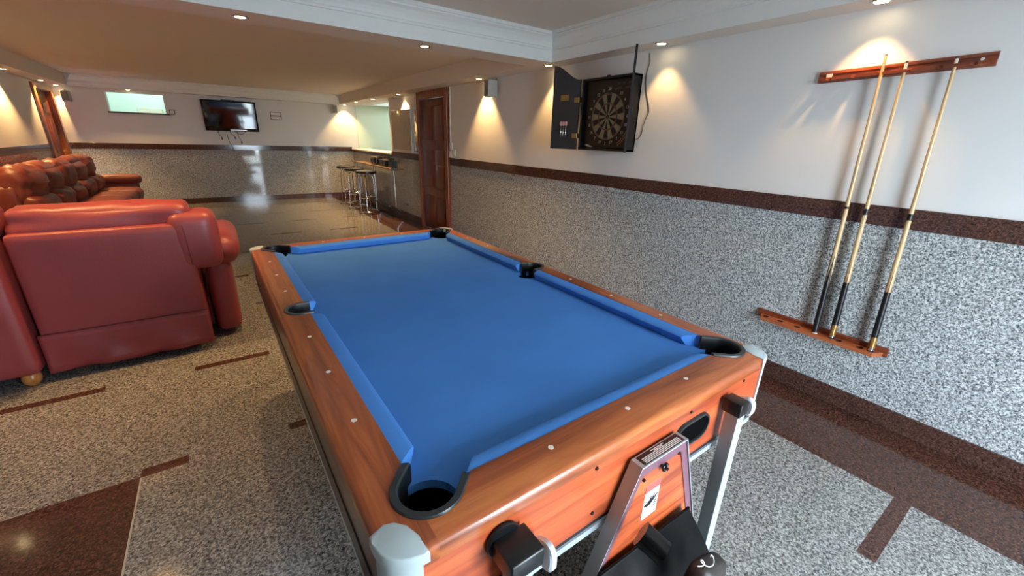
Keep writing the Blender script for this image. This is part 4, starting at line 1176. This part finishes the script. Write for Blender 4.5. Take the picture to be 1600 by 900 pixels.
# ------------------------------------------------------------------ sofas
def near_sofa():
    t = thing('sofa_section', 'red leather sofa section seen from behind with rolled arm on its right', 'sofa', (-3.4, 3.7, 0))
    O = Vector((-3.4, 3.7, 0))
    def W(x, y, z): return (x-O.x, y-O.y, z)
    X0, X1, Y0 = -3.792, -2.995, 3.27
    # carcass
    bm = BM(); puff(bm, W((X0+X1)/2, Y0+.155, .475), (X1-X0-.006, .30, .79), .03, 12, (0, .006, 0)); link('backrest', bm, LEATH, t, True)
    # loose valance: softly waved sheet
    bm = BM(); n_, m_ = 40, 6; F = []; K = []
    for j in range(m_+1):
        v = j/m_; z = .285 - .238*v; ra = []; rb = []
        for i in range(n_+1):
            s = i/n_; x = X0 - .002 + (X1-X0+.004)*s
            y = Y0 - .004 - .010*v - .012*v*math.sin(s*15-4*v) - .006*v*math.sin(s*29+5*v)
            ra.append(bm.verts.new(W(x, y, z + .004*math.sin(s*9)*v))); rb.append(bm.verts.new(W(x, y+.010, z)))
        F.append(ra); K.append(rb)
    for j in range(m_):
        for i in range(n_):
            bm.faces.new((F[j][i], F[j][i+1], F[j+1][i+1], F[j+1][i])); bm.faces.new((K[j][i], K[j][i+1], K[j+1][i+1], K[j+1][i]))
        bm.faces.new((F[j][0], F[j+1][0], K[j+1][0], K[j][0])); bm.faces.new((F[j][n_], F[j+1][n_], K[j+1][n_], K[j][n_]))
    for i in range(n_):
        for q in (0, m_): bm.faces.new((F[q][i], F[q][i+1], K[q][i+1], K[q][i]))
    link('valance', bm, LEATH, t, 'all')
    bm = BM(); tube(bm, [W(X0, Y0-.004, .287), W(X1, Y0-.004, .287)], .0025, 6); link('seam', bm, SEAM, t)
    bm = BM(); tube(bm, [W(X1-.03, Y0+.002, .86), W(X1-.025, Y0-.004, .8), W(X1-.02, Y0-.004, .6)], .0022, 6); link('piping', bm, SEAM, t)
    # soft top roll of the back cushion
    bm = BM(); puff(bm, W(-3.376, Y0+.185, .905), (.80, .27, .16), .055, 14, (0, 0, .02), .022, 6, 2); link('top_roll', bm, LEATH, t, True)
    bm = BM(); puff(bm, W(-3.42, Y0+.36, .70), (.74, .22, .50), .09, 14, (0, .04, .01), .012, 8, 5); link('back_cushion', bm, LEATH, t, True)
    # wing of the back (rounded block right of the panel)
    bm = BM(); puff(bm, W(-2.975, Y0+.150, .745), (.25, .292, .372), .06, 12, (.008, .006, .004), .003, 8, 1); link('wing', bm, LEATH, t, True)
    # seat and arm
    bm = BM(); puff(bm, W(-3.40, Y0+.62, .36), (.80, .62, .20), .06, 12, (0, .01, .025), .008, 8, 3); link('seat_cushion', bm, LEATH, t, True)
    bm = BM(); puff(bm, W(-3.38, Y0+.58, .17), (.80, .62, .24), .03, 6); link('seat_base', bm, LEATH, t, True)
    bm = BM(); puff(bm, W(-2.893, Y0+.56, .30), (.15, .80, .53), .05, 12, (.006, 0, 0), .003, 6, 6); link('arm', bm, LEATH, t, True)
    bm = BM(); puff(bm, W(-2.86, Y0+.54, .64), (.225, .82, .19), .08, 14, (.01, .01, .015), .008, 9, 7); link('arm_pad', bm, LEATH, t, True)
    for x, y in ((-3.0, 4.05), (-3.72, 4.05), (-3.05, 3.5), (-3.7, 3.42)):
        bm = BM(); lathe(bm, W(x, y, 0), [(.02, 0), (.032, .02), (.034, .045), (.026, .065), (.0001, .066)], n=16); link('foot', bm, FOOTW, t, True)
    # corner unit to its left
    t = thing('corner_sofa', 'red leather corner unit at left picture edge on a round wooden foot', 'sofa', (-4.3, 3.7, 0)); O2 = Vector((-4.3, 3.7, 0))
    def V(x, y, z): return (x-O2.x, y-O2.y, z)
    bm = BM(); puff(bm, V(-4.325, 3.35, .475), (1.03, .30, .80), .035, 12, (0, .006, 0)); link('backrest', bm, LEATH, t, True)
    bm = BM(); puff(bm, V(-4.318, 3.45, .915), (1.03, .27, .18), .05, 12, (0, 0, .02), .014, 7, 9); link('top_roll', bm, LEATH, t, True)
    bm = BM(); puff(bm, V(-4.34, 4.0, .30), (1.0, .95, .34), .06, 10, (0, 0, .02), .008, 7, 3); link('seat_cushion', bm, LEATH, t, True)
    bm = BM(); puff(bm, V(-4.73, 4.0, .55), (.24, .95, .80), .08, 10, (0, 0, .02), .008, 7, 5); link('side_backrest', bm, LEATH, t, True)
    for x, y in ((-3.875, 3.27), (-4.78, 3.3), (-3.9, 4.4), (-4.75, 4.4)):
        bm = BM(); lathe(bm, V(x, y, 0), [(.022, 0), (.038, .018), (.043, .040), (.040, .062), (.030, .078), (.0001, .08)], n=24); link('foot', bm, FOOTW, t, True)
near_sofa()

def far_sofa():
    t = thing('sofa', 'long puffy brown-red leather recliner sofa along the left wall', 'sofa', (-4.35, 8.4, 0))
    O = Vector((-4.35, 8.4, 0))
    def W(x, y, z): return (x-O.x, y-O.y, z)
    Y0, Y1 = 6.55, 9.95
    bm = BM(); puff(bm, W(-4.66, (Y0+Y1)/2, .44), (.24, Y1-Y0, .78), .06, 12); link('back_frame', bm, LEATHD, t, True)
    bm = BM(); puff(bm, W(-4.30, (Y0+Y1)/2, .22), (.60, Y1-Y0, .28), .04, 8); link('base', bm, LEATHD, t, True)
    n_ = 5; w = (Y1-Y0-.16)/n_
    for k in range(n_):
        yc = Y0+w*(k+.5)
        M = Matrix.Translation(W(-4.58, yc, .80)) @ Matrix.Rotation(.20, 4, 'Y')
        bm = BM(); puff(bm, (0, 0, 0), (.26, w*.98, .40), .11, 12, (.05, 0, .03), .026, 9, k+1, M=M); link('headrest', bm, LEATHD, t, True)
        M = Matrix.Translation(W(-4.50, yc, .54)) @ Matrix.Rotation(.25, 4, 'Y')
        bm = BM(); puff(bm, (0, 0, 0), (.22, w*.97, .34), .09, 12, (.04, 0, .0), .024, 10, k+11, M=M); link('lumbar_cushion', bm, LEATHD, t, True)
        bm = BM(); puff(bm, W(-4.22, yc, .375), (.62, w*.98, .19), .07, 12, (.01, 0, .025), .012, 7, k+21); link('seat_cushion', bm, LEATHD, t, True)
    bm = BM(); puff(bm, W(-4.28, Y1+.03, .33), (.62, .18, .50), .05, 10); link('arm', bm, LEATHD, t, True)
    bm = BM(); puff(bm, W(-4.26, Y1+.02, .585), (.70, .25, .14), .065, 12, (0, 0, .02), .010, 9, 40); link('arm_pad', bm, LEATHD, t, True)
    bm = BM()
    for k in range(3): tube(bm, [W(-3.99, Y1-.12-.07*k, .10), W(-3.93, Y1-.10-.07*k, .17), W(-3.98, Y1-.08-.07*k, .24)], .016, 8)
    link('recliner_mechanism', bm, CHROME, t, True)
    for x in (-4.7, -4.05):
        for y in (Y0+.1, Y1-.02):
            bm = BM(); lathe(bm, W(x, y, 0), [(.022, 0), (.036, .03), (.036, .06), (.03, .085), (.0001, .086)], n=16); link('foot', bm, FOOTW, t, True)
far_sofa()

# ------------------------------------------------------------------ outside and light
bm = BM(); box(bm, -14, 10, -16, YB-T, -.12, -.02); struct('ground', bm, P('terrace_paving', (190, 188, 180), .8, var=.05, scale=6), 'pale terrace outside the glazed doors')
w = bpy.data.worlds.new('world'); SC.world = w; w.use_nodes = True
bg = w.node_tree.nodes['Background']; bg.inputs['Color'].default_value = (.74, .88, 1.0, 1); bg.inputs['Strength'].default_value = 36.0
for k, (a, b_) in enumerate(((-1.95, -1.05),)):
    l = bpy.data.lights.new('window_portal', 'AREA'); l.shape = 'RECTANGLE'; l.size = b_-a; l.size_y = 1.9; l.cycles.is_portal = True
    o = bpy.data.objects.new('window_portal', l); COL.objects.link(o); o.location = ((a+b_)/2, YB-.15, 1.02); o.rotation_euler = (math.radians(90), 0, 0)

vs = SC.view_settings
SC.display_settings.display_device = 'sRGB'; vs.view_transform = 'Standard'; vs.look = 'None'; vs.gamma = 1; vs.use_curve_mapping = False
vs.exposure = 0.05
cy = SC.cycles
cy.max_bounces = 12; cy.diffuse_bounces = 9; cy.glossy_bounces = 5; cy.sample_clamp_indirect = 6; cy.use_denoising = True; cy.caustics_reflective = False; cy.caustics_refractive = False
